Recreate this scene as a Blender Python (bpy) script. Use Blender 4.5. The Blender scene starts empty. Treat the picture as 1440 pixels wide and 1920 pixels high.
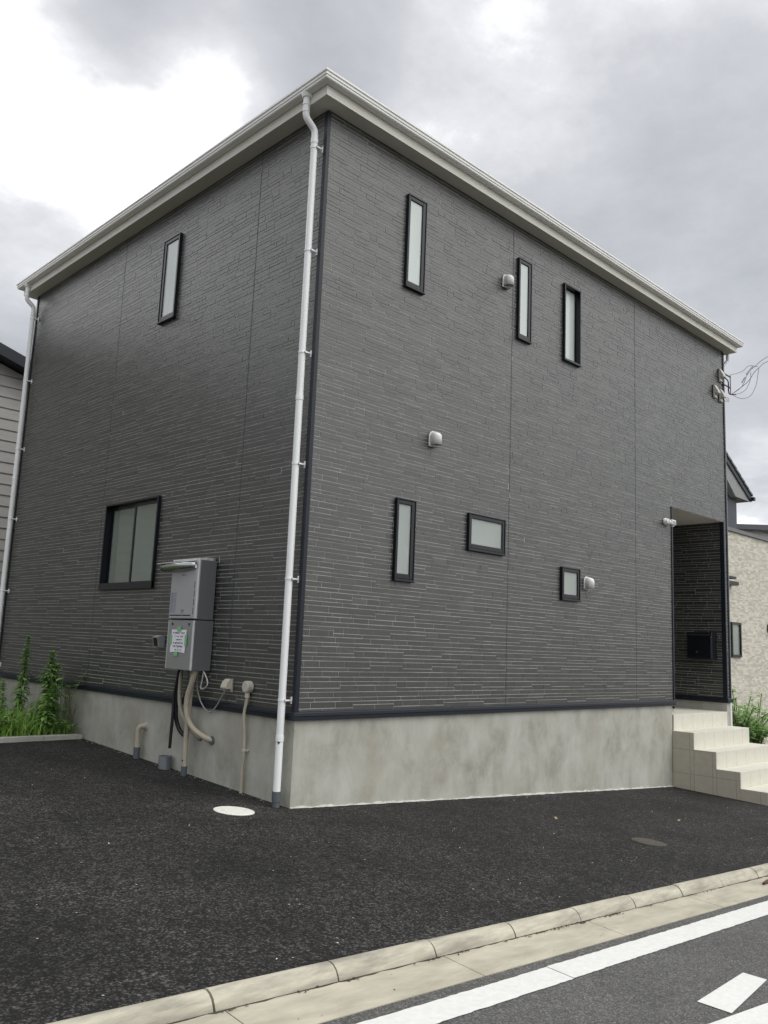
import bpy, math, random
from mathutils import Vector, Matrix
random.seed(7)
scene = bpy.context.scene
C = scene.collection

# ---------------------------------------------------------------- camera
CAM = Vector((-4.8811, -6.0666, 0.6344))
yaw, pitch, roll = 0.80034, 0.15639, 0.04123
fwd = Vector((math.cos(pitch)*math.cos(yaw), math.cos(pitch)*math.sin(yaw), math.sin(pitch)))
rgt = fwd.cross(Vector((0, 0, 1))).normalized()
upv = rgt.cross(fwd)
r2 = rgt*math.cos(roll) + upv*math.sin(roll)
u2 = -rgt*math.sin(roll) + upv*math.cos(roll)
cd = bpy.data.cameras.new('camera')
cam = bpy.data.objects.new('camera', cd)
C.objects.link(cam)
m = Matrix((r2, u2, -fwd)).transposed().to_4x4()
m.translation = CAM
cam.matrix_world = m
cd.sensor_fit = 'VERTICAL'; cd.sensor_height = 24; cd.lens = 24*1580.9/1920
cd.clip_start = 0.05; cd.clip_end = 2000
scene.camera = cam

# ---------------------------------------------------------------- sky
SUN_EL, SUN_AZ = 56, -62          # degrees; azimuth measured from +x towards +y
w = bpy.data.worlds.new('World'); scene.world = w; w.use_nodes = True
nt = w.node_tree; N = nt.nodes; Lk = nt.links
for n in list(N): N.remove(n)
out = N.new('ShaderNodeOutputWorld'); bg = N.new('ShaderNodeBackground')
Lk.new(bg.outputs[0], out.inputs[0]); bg.inputs[1].default_value = 0.1
sky = N.new('ShaderNodeTexSky'); sky.sky_type = 'NISHITA'; sky.sun_disc = False
sky.sun_elevation = math.radians(SUN_EL); sky.sun_rotation = math.radians(90-SUN_AZ)
tc = N.new('ShaderNodeTexCoord')
def vm(op, a, b=None, v=None):
    n = N.new('ShaderNodeVectorMath'); n.operation = op; Lk.new(a, n.inputs[0])
    if b is not None: Lk.new(b, n.inputs[1])
    if v is not None: n.inputs[1].default_value = v
    return n
def mt(op, a, b, clamp=False):
    n = N.new('ShaderNodeMath'); n.operation = op; n.use_clamp = clamp
    for i, x in enumerate((a, b)):
        if isinstance(x, (int, float)): n.inputs[i].default_value = x
        else: Lk.new(x, n.inputs[i])
    return n.outputs[0]
nrm = vm('NORMALIZE', tc.outputs['Generated']).outputs[0]
sep = N.new('ShaderNodeSeparateXYZ'); Lk.new(nrm, sep.inputs[0])
zz = mt('MAXIMUM', mt('ADD', sep.outputs[2], 0.22), 0.1)
cmb = N.new('ShaderNodeCombineXYZ')
Lk.new(mt('DIVIDE', sep.outputs[0], zz), cmb.inputs[0]); Lk.new(mt('DIVIDE', sep.outputs[1], zz), cmb.inputs[1])
def noise(scale, detail, rough, dist, off):
    n = N.new('ShaderNodeTexNoise'); n.inputs['Scale'].default_value = scale
    n.inputs['Detail'].default_value = detail; n.inputs['Roughness'].default_value = rough
    n.inputs['Distortion'].default_value = dist
    a = vm('ADD', cmb.outputs[0], v=off); Lk.new(a.outputs[0], n.inputs['Vector']); return n.outputs[0]
n1 = noise(1.3, 12, 0.6, 0.1, (3.1, 1.7, 0)); n2 = noise(4.2, 12, 0.62, 0.1, (9.3, 4.2, 2))
val = mt('ADD', mt('MULTIPLY', mt('SUBTRACT', n1, 0.5), 1.8), mt('MULTIPLY', mt('SUBTRACT', n2, 0.5), 1.0))
val = mt('ADD', val, 0.66)
SUNDIR = (math.cos(math.radians(SUN_EL))*math.cos(math.radians(SUN_AZ)), math.cos(math.radians(SUN_EL))*math.sin(math.radians(SUN_AZ)), math.sin(math.radians(SUN_EL)))
def blob(d, inner, outer, amt):
    """a bank of brighter or darker cloud, or an added glow, round a compass direction"""
    global val
    dv = Vector(d).normalized()
    dd = vm('DOT_PRODUCT', nrm, v=tuple(dv)).outputs['Value']
    mr = N.new('ShaderNodeMapRange'); mr.interpolation_type = 'SMOOTHSTEP'
    Lk.new(dd, mr.inputs[0]); mr.inputs[1].default_value = math.cos(math.radians(outer)); mr.inputs[2].default_value = math.cos(math.radians(inner))
    mr.inputs[3].default_value = 0; mr.inputs[4].default_value = amt
    val = mt('ADD', val, mr.outputs[0])
blob((0.27, 0.81, 0.52), 7, 17, 1.05)
blob((0.637, 0.534, 0.55), 1, 11, 0.24)
blob((0.42, 0.68, 0.62), 3, 12, -0.62)
blob((0.25, 0.77, 0.66), 3, 11, -0.75)
blob((0.28, 0.88, 0.365), 2, 11, -0.95)
blob((0.794, 0.355, 0.47), 3, 17, -0.30)
blob((0.897, 0.365, 0.27), 2, 9, -0.06)
blob((0.917, 0.364, 0.15), 1, 7, 0.40)
blob((-0.30, 0.80, 0.50), 8, 28, 0.7)  # unseen bright bank, added for the glare on the side wall
blob(SUNDIR, 10, 75, 0.80)  # broad unseen glow round the sun, added to brighten the front
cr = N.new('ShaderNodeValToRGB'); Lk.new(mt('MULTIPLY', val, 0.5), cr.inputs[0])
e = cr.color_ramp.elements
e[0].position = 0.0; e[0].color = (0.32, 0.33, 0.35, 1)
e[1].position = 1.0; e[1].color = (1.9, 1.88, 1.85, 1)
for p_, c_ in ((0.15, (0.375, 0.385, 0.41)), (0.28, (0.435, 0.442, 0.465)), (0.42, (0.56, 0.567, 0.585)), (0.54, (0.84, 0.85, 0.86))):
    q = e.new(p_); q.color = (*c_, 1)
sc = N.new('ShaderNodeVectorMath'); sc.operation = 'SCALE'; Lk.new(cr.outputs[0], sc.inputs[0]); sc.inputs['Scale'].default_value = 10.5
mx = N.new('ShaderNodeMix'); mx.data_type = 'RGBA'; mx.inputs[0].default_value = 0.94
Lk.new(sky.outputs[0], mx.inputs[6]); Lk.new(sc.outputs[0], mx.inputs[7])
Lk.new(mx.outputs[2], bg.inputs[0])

sd = bpy.data.lights.new('sun', 'SUN'); sun = bpy.data.objects.new('sun', sd); C.objects.link(sun)
sd.energy = 0.7; sd.angle = math.radians(25); sd.color = (1, 0.97, 0.91)
az, el = math.radians(SUN_AZ), math.radians(SUN_EL)
sdir = Vector((math.cos(el)*math.cos(az), math.cos(el)*math.sin(az), math.sin(el)))
sun.rotation_euler = sdir.to_track_quat('Z', 'Y').to_euler()
scene.view_settings.view_transform = 'Standard'; scene.view_settings.look = 'None'
scene.view_settings.exposure = 0.55; scene.view_settings.gamma = 1

# ---------------------------------------------------------------- materials
def mat(name, col, rough=0.6, metal=0.0, spec=0.5, var=0.0, vscale=(3, 3, 3), bump=0.0, bscale=80, detail=4, col2=None, coord='Object', alpha=1.0, bdist=0.002, coat=0):
    """principled material; var / col2 mixes a second colour through noise; bump is fine relief"""
    M = bpy.data.materials.new(name); M.use_nodes = True
    t = M.node_tree; b = t.nodes['Principled BSDF']
    b.inputs['Base Color'].default_value = (*col, 1); b.inputs['Roughness'].default_value = rough
    b.inputs['Metallic'].default_value = metal; b.inputs['Specular IOR Level'].default_value = spec
    if coat: b.inputs['Coat Weight'].default_value = coat
    tcn = t.nodes.new('ShaderNodeTexCoord')
    if var or col2:
        mp = t.nodes.new('ShaderNodeMapping'); mp.inputs['Scale'].default_value = vscale
        t.links.new(tcn.outputs[coord], mp.inputs[0])
        nz = t.nodes.new('ShaderNodeTexNoise'); nz.inputs['Scale'].default_value = 1; nz.inputs['Detail'].default_value = detail
        nz.inputs['Roughness'].default_value = 0.62
        t.links.new(mp.outputs[0], nz.inputs['Vector'])
        rp = t.nodes.new('ShaderNodeValToRGB'); t.links.new(nz.outputs[0], rp.inputs[0])
        c2 = col2 or tuple(x*(1-var) for x in col)
        rp.color_ramp.elements[0].position = 0.34; rp.color_ramp.elements[0].color = (*c2, 1)
        rp.color_ramp.elements[1].position = 0.66; rp.color_ramp.elements[1].color = (*col, 1)
        t.links.new(rp.outputs[0], b.inputs['Base Color'])
    if bump:
        nb = t.nodes.new('ShaderNodeTexNoise'); nb.inputs['Scale'].default_value = bscale; nb.inputs['Detail'].default_value = 3
        t.links.new(tcn.outputs[coord], nb.inputs['Vector'])
        bp = t.nodes.new('ShaderNodeBump'); bp.inputs['Strength'].default_value = bump; bp.inputs['Distance'].default_value = bdist
        t.links.new(nb.outputs[0], bp.inputs['Height']); t.links.new(bp.outputs[0], b.inputs['Normal'])
    return M

def brick_mat(name, dark, light, warm, rough=0.5, spec=0.5, grain=1.1):
    """stone-look tiles: per-tile tone from the 'tone' attribute plus rough mineral grain"""
    M = bpy.data.materials.new(name); M.use_nodes = True
    t = M.node_tree; b = t.nodes['Principled BSDF']
    at = t.nodes.new('ShaderNodeAttribute'); at.attribute_name = 'tone'
    tcn = t.nodes.new('ShaderNodeTexCoord')
    g = t.nodes.new('ShaderNodeTexNoise'); g.inputs['Scale'].default_value = 38; g.inputs['Detail'].default_value = 5; g.inputs['Roughness'].default_value = 0.7
    t.links.new(tcn.outputs['Object'], g.inputs['Vector'])
    ad = t.nodes.new('ShaderNodeMath'); ad.operation = 'MULTIPLY_ADD'; t.links.new(g.outputs[0], ad.inputs[0]); ad.inputs[1].default_value = grain
    sb = t.nodes.new('ShaderNodeMath'); sb.operation = 'SUBTRACT'; t.links.new(at.outputs['Fac'], sb.inputs[0]); sb.inputs[1].default_value = grain/2
    t.links.new(sb.outputs[0], ad.inputs[2])
    rp = t.nodes.new('ShaderNodeValToRGB'); t.links.new(ad.outputs[0], rp.inputs[0])
    e = rp.color_ramp.elements; e[0].position = 0.1; e[0].color = (*dark, 1); e[1].position = 0.95; e[1].color = (*light, 1)
    q = e.new(0.55); q.color = (*warm, 1)
    t.links.new(rp.outputs[0], b.inputs['Base Color'])
    b.inputs['Roughness'].default_value = rough; b.inputs['Specular IOR Level'].default_value = spec
    g2 = t.nodes.new('ShaderNodeTexNoise'); g2.inputs['Scale'].default_value = 90; g2.inputs['Detail'].default_value = 4
    t.links.new(tcn.outputs['Object'], g2.inputs['Vector'])
    bp = t.nodes.new('ShaderNodeBump'); bp.inputs['Strength'].default_value = 0.5; bp.inputs['Distance'].default_value = 0.004
    t.links.new(g2.outputs[0], bp.inputs['Height']); t.links.new(bp.outputs[0], b.inputs['Normal'])
    return M

def asphalt_mat(name, dark, mid, light, scale, chip=0.0, rough=0.8, blot=0.35, bump=1.0):
    M = bpy.data.materials.new(name); M.use_nodes = True
    t = M.node_tree; b = t.nodes['Principled BSDF']; tcn = t.nodes.new('ShaderNodeTexCoord')
    def lk(a, c): t.links.new(a, c)
    vo = t.nodes.new('ShaderNodeTexVoronoi'); vo.inputs['Scale'].default_value = scale; lk(tcn.outputs['Object'], vo.inputs['Vector'])
    sp = t.nodes.new('ShaderNodeSeparateColor'); lk(vo.outputs['Color'], sp.inputs[0])
    vd = t.nodes.new('ShaderNodeTexVoronoi'); vd.inputs['Scale'].default_value = scale; lk(tcn.outputs['Object'], vd.inputs['Vector'])
    rp = t.nodes.new('ShaderNodeValToRGB'); lk(sp.outputs[0], rp.inputs[0])
    e = rp.color_ramp.elements; e[0].position = 0; e[0].color = (*dark, 1); e[1].position = 1.0; e[1].color = (*light, 1)
    q = e.new(0.65); q.color = (*mid, 1)
    big = t.nodes.new('ShaderNodeTexNoise'); big.inputs['Scale'].default_value = 1.1; big.inputs['Detail'].default_value = 6; big.inputs['Roughness'].default_value = 0.65
    lk(tcn.outputs['Object'], big.inputs['Vector'])
    mr = t.nodes.new('ShaderNodeMapRange'); lk(big.outputs[0], mr.inputs[0]); mr.inputs[1].default_value = 0.3; mr.inputs[2].default_value = 0.7
    mr.inputs[3].default_value = 1-blot; mr.inputs[4].default_value = 1+blot
    md = t.nodes.new('ShaderNodeTexNoise'); md.inputs['Scale'].default_value = 16; md.inputs['Detail'].default_value = 5; md.inputs['Roughness'].default_value = 0.7; lk(tcn.outputs['Object'], md.inputs['Vector'])
    mr2 = t.nodes.new('ShaderNodeMapRange'); lk(md.outputs[0], mr2.inputs[0]); mr2.inputs[1].default_value = 0.32; mr2.inputs[2].default_value = 0.68
    mr2.inputs[3].default_value = 1-blot*1.2; mr2.inputs[4].default_value = 1+blot*1.2
    mm = t.nodes.new('ShaderNodeMath'); mm.operation = 'MULTIPLY'; lk(mr.outputs[0], mm.inputs[0]); lk(mr2.outputs[0], mm.inputs[1]); mr = mm
    mu = t.nodes.new('ShaderNodeVectorMath'); mu.operation = 'SCALE'; lk(rp.outputs[0], mu.inputs[0]); lk(mr.outputs[0], mu.inputs['Scale'])
    # pale stone chips
    v2 = t.nodes.new('ShaderNodeTexVoronoi'); v2.inputs['Scale'].default_value = scale*0.55; lk(tcn.outputs['Object'], v2.inputs['Vector'])
    s2 = t.nodes.new('ShaderNodeSeparateColor'); lk(v2.outputs['Color'], s2.inputs[0])
    gt = t.nodes.new('ShaderNodeMath'); gt.operation = 'GREATER_THAN'; lk(s2.outputs[1], gt.inputs[0]); gt.inputs[1].default_value = 1-chip
    lt = t.nodes.new('ShaderNodeMath'); lt.operation = 'LESS_THAN'; lk(v2.outputs['Distance'], lt.inputs[0]); lt.inputs[1].default_value = 0.33
    an = t.nodes.new('ShaderNodeMath'); an.operation = 'MULTIPLY'; lk(gt.outputs[0], an.inputs[0]); lk(lt.outputs[0], an.inputs[1])
    mxn = t.nodes.new('ShaderNodeMix'); mxn.data_type = 'RGBA'; lk(an.outputs[0], mxn.inputs[0]); lk(mu.outputs[0], mxn.inputs[6]); mxn.inputs[7].default_value = (0.32, 0.31, 0.28, 1)
    lk(mxn.outputs[2], b.inputs['Base Color']); b.inputs['Roughness'].default_value = rough; b.inputs['Specular IOR Level'].default_value = 0.3
    bp = t.nodes.new('ShaderNodeBump'); bp.inputs['Strength'].default_value = bump; bp.inputs['Distance'].default_value = 0.006; bp.invert = True
    lk(vd.outputs['Distance'], bp.inputs['Height']); lk(bp.outputs[0], b.inputs['Normal'])
    return M

def tile_mat(name, col, col2, grout, size, coordmap):
    """square tiles with thin joints; coordmap maps which object axes carry the joints"""
    M = bpy.data.materials.new(name); M.use_nodes = True
    t = M.node_tree; b = t.nodes['Principled BSDF']; tcn = t.nodes.new('ShaderNodeTexCoord')
    def lk(a, c): t.links.new(a, c)
    nz = t.nodes.new('ShaderNodeTexNoise'); nz.inputs['Scale'].default_value = 14; nz.inputs['Detail'].default_value = 5; lk(tcn.outputs['Object'], nz.inputs['Vector'])
    rp = t.nodes.new('ShaderNodeValToRGB'); lk(nz.outputs[0], rp.inputs[0])
    rp.color_ramp.elements[0].position = 0.3; rp.color_ramp.elements[0].color = (*col2, 1); rp.color_ramp.elements[1].position = 0.7; rp.color_ramp.elements[1].color = (*col, 1)
    sp = t.nodes.new('ShaderNodeSeparateXYZ'); lk(tcn.outputs['Object'], sp.inputs[0])
    mask = None
    for ax, off, s in coordmap:
        a = t.nodes.new('ShaderNodeMath'); a.operation = 'ADD'; lk(sp.outputs[ax], a.inputs[0]); a.inputs[1].default_value = 100*s+off
        mo = t.nodes.new('ShaderNodeMath'); mo.operation = 'MODULO'; lk(a.outputs[0], mo.inputs[0]); mo.inputs[1].default_value = s
        lt = t.nodes.new('ShaderNodeMath'); lt.operation = 'LESS_THAN'; lk(mo.outputs[0], lt.inputs[0]); lt.inputs[1].default_value = 0.005
        if mask is None: mask = lt.outputs[0]
        else:
            mxm = t.nodes.new('ShaderNodeMath'); mxm.operation = 'MAXIMUM'; lk(mask, mxm.inputs[0]); lk(lt.outputs[0], mxm.inputs[1]); mask = mxm.outputs[0]
    mxn = t.nodes.new('ShaderNodeMix'); mxn.data_type = 'RGBA'; lk(mask, mxn.inputs[0]); lk(rp.outputs[0], mxn.inputs[6]); mxn.inputs[7].default_value = (*grout, 1)
    lk(mxn.outputs[2], b.inputs['Base Color']); b.inputs['Roughness'].default_value = 0.62
    return M

def concrete_mat(name):
    M = bpy.data.materials.new(name); M.use_nodes = True
    t = M.node_tree; b = t.nodes['Principled BSDF']; tcn = t.nodes.new('ShaderNodeTexCoord')
    def lk(a, c): t.links.new(a, c)
    def nz(scale, det, rough=0.6, dist=0.0):
        mp = t.nodes.new('ShaderNodeMapping'); mp.inputs['Scale'].default_value = scale; lk(tcn.outputs['Object'], mp.inputs[0])
        n = t.nodes.new('ShaderNodeTexNoise'); n.inputs['Scale'].default_value = 1; n.inputs['Detail'].default_value = det; n.inputs['Roughness'].default_value = rough; n.inputs['Distortion'].default_value = dist
        lk(mp.outputs[0], n.inputs['Vector']); return n.outputs[0]
    a = nz((2.6, 2.6, 2.2), 6, 0.62, 0.3); c = nz((8, 8, 3.0), 5, 0.6); d = nz((40, 40, 18), 3)
    def comb(x, y, f):
        m = t.nodes.new('ShaderNodeMath'); m.operation = 'MULTIPLY_ADD'; lk(y, m.inputs[0]); m.inputs[1].default_value = f; lk(x, m.inputs[2]); return m.outputs[0]
    s = comb(comb(a, c, 0.30), d, 0.12)
    rp = t.nodes.new('ShaderNodeValToRGB'); lk(s, rp.inputs[0]); e = rp.color_ramp.elements
    e[0].position = 0.48; e[0].color = (0.26, 0.255, 0.215, 1); e[1].position = 0.90; e[1].color = (0.46, 0.455, 0.41, 1)
    q = e.new(0.61); q.color = (0.335, 0.33, 0.285, 1)
    q = e.new(0.72); q.color = (0.39, 0.385, 0.34, 1)
    tn = t.nodes.new('ShaderNodeMapRange'); lk(nz((1.7, 1.7, 1.1), 4, 0.6, 0.5), tn.inputs[0]); tn.inputs[1].default_value = 0.5; tn.inputs[2].default_value = 0.68; tn.inputs[4].default_value = 0.32
    tx = t.nodes.new('ShaderNodeMix'); tx.data_type = 'RGBA'; lk(tn.outputs[0], tx.inputs[0]); lk(rp.outputs[0], tx.inputs[6]); tx.inputs[7].default_value = (0.30, 0.275, 0.205, 1)
    lk(tx.outputs[2], b.inputs['Base Color']); b.inputs['Roughness'].default_value = 0.8
    bp = t.nodes.new('ShaderNodeBump'); bp.inputs['Strength'].default_value = 0.25; bp.inputs['Distance'].default_value = 0.004
    lk(nz((60, 60, 60), 4), bp.inputs['Height']); lk(bp.outputs[0], b.inputs['Normal'])
    return M

MAT = {}
MAT['brick'] = brick_mat('dark_stone_siding', (0.015, 0.0155, 0.0145), (0.085, 0.085, 0.077), (0.036, 0.0365, 0.034), rough=0.36, spec=0.95)
MAT['grout'] = mat('siding_joint', (0.43, 0.43, 0.40), 0.8, var=0.3, vscale=(6, 6, 6))
MAT['seam'] = mat('sealant', (0.06, 0.062, 0.065), 0.6)
MAT['trim'] = mat('dark_metal_trim', (0.009, 0.013, 0.021), 0.42, spec=0.35, var=0.2, vscale=(2, 2, 6))
MAT['frame'] = mat('window_aluminium', (0.004, 0.005, 0.009), 0.3, spec=0.4)
MAT['white'] = mat('white_gutter_plastic', (0.80, 0.80, 0.77), 0.38, var=0.06, vscale=(3, 3, 1.5))
MAT['pipewhite'] = mat('white_pipe_plastic', (0.86, 0.875, 0.875), 0.32, var=0.05, vscale=(4, 4, 2))
MAT['fascia'] = mat('cream_fascia_board', (0.76, 0.75, 0.68), 0.6, var=0.08, vscale=(2, 2, 2))
MAT['soffit'] = mat('soffit_board', (0.68, 0.67, 0.60), 0.7, var=0.08, vscale=(2, 2, 2))
MAT['roof'] = mat('dark_roof_slate', (0.05, 0.05, 0.055), 0.7, var=0.3, vscale=(4, 4, 4), bump=0.3, bscale=40)
MAT['concrete'] = concrete_mat('rendered_concrete')
MAT['mortar'] = mat('pale_mortar', (0.52, 0.51, 0.47), 0.9, var=0.25, vscale=(12, 12, 12), bump=0.6, bscale=60, bdist=0.006)
MAT['asphalt'] = asphalt_mat('fresh_asphalt', (0.003, 0.003, 0.003), (0.016, 0.015, 0.0148), (0.076, 0.072, 0.067), 98, chip=0.003, rough=0.85, blot=0.5)
MAT['road'] = asphalt_mat('worn_asphalt', (0.060, 0.060, 0.058), (0.095, 0.094, 0.090), (0.19, 0.185, 0.175), 150, chip=0.01, rough=0.85, blot=0.12, bump=0.6)
MAT['kerb'] = mat('kerb_concrete', (0.50, 0.47, 0.375), 0.85, col2=(0.26, 0.245, 0.20), vscale=(3.5, 12, 26), detail=8, bump=0.5, bscale=130, bdist=0.002)
MAT['gutterstone'] = mat('gutter_concrete', (0.47, 0.44, 0.35), 0.85, col2=(0.33, 0.305, 0.24), vscale=(3, 10, 10), detail=8, bump=0.5, bscale=130, bdist=0.002)
MAT['dirt'] = mat('joint_dirt', (0.06, 0.048, 0.035), 0.95, var=0.4, vscale=(20, 20, 20))
MAT['paint'] = mat('road_paint', (0.68, 0.68, 0.66), 0.7, col2=(0.60, 0.60, 0.58), vscale=(22, 30, 9), detail=9, bump=0.5, bscale=160, bdist=0.003)
MAT['soil'] = mat('bed_soil', (0.07, 0.055, 0.035), 0.95, var=0.4, vscale=(8, 8, 8), bump=0.8, bscale=30, bdist=0.02)
MAT['steel'] = mat('stainless_vent', (0.74, 0.74, 0.72), 0.4, metal=0.0, var=0.05)
MAT['heater'] = mat('heater_silver_paint', (0.44, 0.45, 0.455), 0.36, metal=0.35, var=0.06, vscale=(2, 2, 2))
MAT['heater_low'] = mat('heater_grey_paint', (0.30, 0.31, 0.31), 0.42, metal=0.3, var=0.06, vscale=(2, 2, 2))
MAT['heater_side'] = mat('heater_side_shaded', (0.16, 0.168, 0.175), 0.45, metal=0.3, var=0.06, vscale=(2, 2, 2))  # darker copy of the silver paint, shade of the side put into its colour
MAT['edge'] = mat('heater_bright_edge', (0.62, 0.65, 0.65), 0.35, metal=0.3)
MAT['exhaust'] = mat('exhaust_stainless', (0.45, 0.46, 0.45), 0.22, metal=0.9)
MAT['black'] = mat('black_rubber', (0.008, 0.008, 0.012), 0.45)
MAT['slot'] = mat('slot_dark', (0.01, 0.01, 0.012), 0.7)
MAT['beige'] = mat('beige_pipe_cover', (0.47, 0.42, 0.33), 0.5, col2=(0.38, 0.34, 0.26), vscale=(9, 9, 5))
MAT['beige2'] = mat('greenish_beige_pipe_cover', (0.36, 0.34, 0.26), 0.55, var=0.15, vscale=(9, 9, 5))
MAT['cream'] = mat('cream_fitting_plastic', (0.55, 0.52, 0.43), 0.4, var=0.08)
MAT['pvc'] = mat('grey_pvc', (0.10, 0.115, 0.13), 0.45, var=0.1)
MAT['cable'] = mat('grey_cable', (0.26, 0.27, 0.27), 0.5)
MAT['wire'] = mat('dark_wire', (0.035, 0.036, 0.045), 0.55)
MAT['hoodgrey'] = mat('light_grey_hood_plastic', (0.50, 0.49, 0.45), 0.45, var=0.08)
MAT['mailbox'] = mat('mailbox_black_paint', (0.006, 0.007, 0.011), 0.25, spec=0.6)
MAT['chrome'] = mat('chrome', (0.8, 0.8, 0.8), 0.15, metal=1)
MAT['lampwhite'] = mat('white_plastic', (0.78, 0.79, 0.78), 0.35)
MAT['lens'] = mat('lens', (0.05, 0.05, 0.055), 0.1)
MAT['paper'] = mat('paper', (0.78, 0.77, 0.82), 0.7)
MAT['ink'] = mat('ink', (0.03, 0.03, 0.05), 0.7)
MAT['inkgrey'] = mat('label_print', (0.17, 0.19, 0.23), 0.6)
MAT['labelfilm'] = mat('label_film', (0.30, 0.325, 0.36), 0.4)
MAT['tape'] = mat('green_tape', (0.20, 0.50, 0.22), 0.5)
MAT['sticker'] = mat('blue_sticker', (0.03, 0.05, 0.11), 0.4)
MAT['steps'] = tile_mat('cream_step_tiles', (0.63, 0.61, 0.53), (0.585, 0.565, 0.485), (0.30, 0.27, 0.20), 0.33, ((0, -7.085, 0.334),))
MAT['step_side'] = tile_mat('shaded_step_side_tiles', (0.48, 0.45, 0.37), (0.43, 0.405, 0.33), (0.22, 0.20, 0.155), 0.33, ((1, -0.005, 0.33), (2, 0.434, 0.335)))  # cream tiles darkened, shade of the side face put into the colour
MAT['manhole_white'] = mat('white_manhole_plastic', (0.72, 0.71, 0.65), 0.6, var=0.1, vscale=(14, 14, 14))
MAT['manhole_iron'] = mat('brownish_manhole_iron', (0.075, 0.066, 0.052), 0.8, metal=0.0, var=0.3, vscale=(20, 20, 20), bump=0.6, bscale=60)
MAT['lap'] = mat('grey_lap_siding', (0.42, 0.41, 0.395), 0.7, var=0.1, vscale=(2, 2, 8), bump=0.3, bscale=30)
MAT['lapgap'] = mat('lap_shadow_gap', (0.16, 0.155, 0.15), 0.8)
MAT['pale_stone'] = brick_mat('pale_stone_siding', (0.48, 0.46, 0.38), (0.74, 0.72, 0.63), (0.64, 0.615, 0.53), rough=0.75, spec=0.3, grain=0.3)
MAT['pale_joint'] = mat('pale_stone_joint', (0.50, 0.48, 0.41), 0.85)
MAT['coping'] = mat('grey_coping', (0.14, 0.14, 0.145), 0.5)
MAT['navy'] = mat('navy_siding', (0.042, 0.05, 0.066), 0.55, var=0.2, vscale=(2, 2, 9))
MAT['rooftile'] = mat('grey_roof_tile', (0.14, 0.145, 0.155), 0.6, var=0.25, vscale=(5, 5, 5))
MAT['palewall'] = mat('pale_render', (0.45, 0.44, 0.41), 0.8, var=0.08)
MAT['blind'] = mat('interior_blind', (0.70, 0.76, 0.73), 0.8)
MAT['interior'] = mat('interior_wall', (0.62, 0.66, 0.58), 0.8)
MAT['soffitgrey'] = mat('grey_soffit', (0.26, 0.265, 0.27), 0.7, var=0.05)
MAT['block'] = mat('grey_concrete_block', (0.20, 0.20, 0.19), 0.85, var=0.3, vscale=(6, 6, 6))
MAT['leafbrown'] = mat('dead_leaf', (0.09, 0.045, 0.022), 0.8, var=0.5, vscale=(40, 40, 40))
MAT['leafpale'] = mat('dry_leaf', (0.42, 0.34, 0.18), 0.7, var=0.3, vscale=(40, 40, 40))
MAT['chip'] = mat('pale_chip', (0.62, 0.60, 0.55), 0.7)

def leaf_mat(name, a, b_, trans=0.25):
    M = bpy.data.materials.new(name); M.use_nodes = True
    t = M.node_tree; b = t.nodes['Principled BSDF']
    at = t.nodes.new('ShaderNodeAttribute'); at.attribute_name = 'tone'
    rp = t.nodes.new('ShaderNodeValToRGB'); t.links.new(at.outputs['Fac'], rp.inputs[0])
    rp.color_ramp.elements[0].color = (*a, 1); rp.color_ramp.elements[1].color = (*b_, 1)
    t.links.new(rp.outputs[0], b.inputs['Base Color']); b.inputs['Roughness'].default_value = 0.5
    tl = t.nodes.new('ShaderNodeBsdfTranslucent'); t.links.new(rp.outputs[0], tl.inputs[0])
    ms = t.nodes.new('ShaderNodeMixShader'); ms.inputs[0].default_value = trans
    o = t.nodes['Material Output']; t.links.new(b.outputs[0], ms.inputs[1]); t.links.new(tl.outputs[0], ms.inputs[2]); t.links.new(ms.outputs[0], o.inputs[0])
    return M
MAT['grass'] = leaf_mat('grass_blades', (0.07, 0.17, 0.025), (0.27, 0.46, 0.08))
MAT['weed'] = leaf_mat('weed_leaves', (0.10, 0.22, 0.045), (0.40, 0.60, 0.20), 0.45)
MAT['shrub'] = leaf_mat('shrub_leaves', (0.17, 0.33, 0.09), (0.42, 0.60, 0.24), 0.4)
MAT['stem'] = mat('green_stem', (0.10, 0.16, 0.06), 0.6)
MAT['twig'] = mat('brown_twig', (0.12, 0.09, 0.05), 0.8)

def glass_mat(name, col, fac, rough):
    M = bpy.data.materials.new(name); M.use_nodes = True
    t = M.node_tree; b = t.nodes['Principled BSDF']; b.inputs['Base Color'].default_value = (*col, 1)
    b.inputs['Roughness'].default_value = rough; b.inputs['Specular IOR Level'].default_value = 0.6
    tr = t.nodes.new('ShaderNodeBsdfTransparent'); tr.inputs[0].default_value = (0.88, 0.95, 0.92, 1)
    ms = t.nodes.new('ShaderNodeMixShader'); ms.inputs[0].default_value = fac
    o = t.nodes['Material Output']; t.links.new(tr.outputs[0], ms.inputs[1]); t.links.new(b.outputs[0], ms.inputs[2]); t.links.new(ms.outputs[0], o.inputs[0])
    return M
MAT['frosted'] = glass_mat('frosted_glass', (0.70, 0.77, 0.74), 0.75, 0.10)
MAT['frosted_shaded'] = glass_mat('frosted_glass_shaded', (0.40, 0.44, 0.41), 0.75, 0.12)  # lower panes: duller reflection and room shade put into the glass colour
MAT['glass'] = glass_mat('window_glass', (0.27, 0.31, 0.27), 0.72, 0.06)

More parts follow.
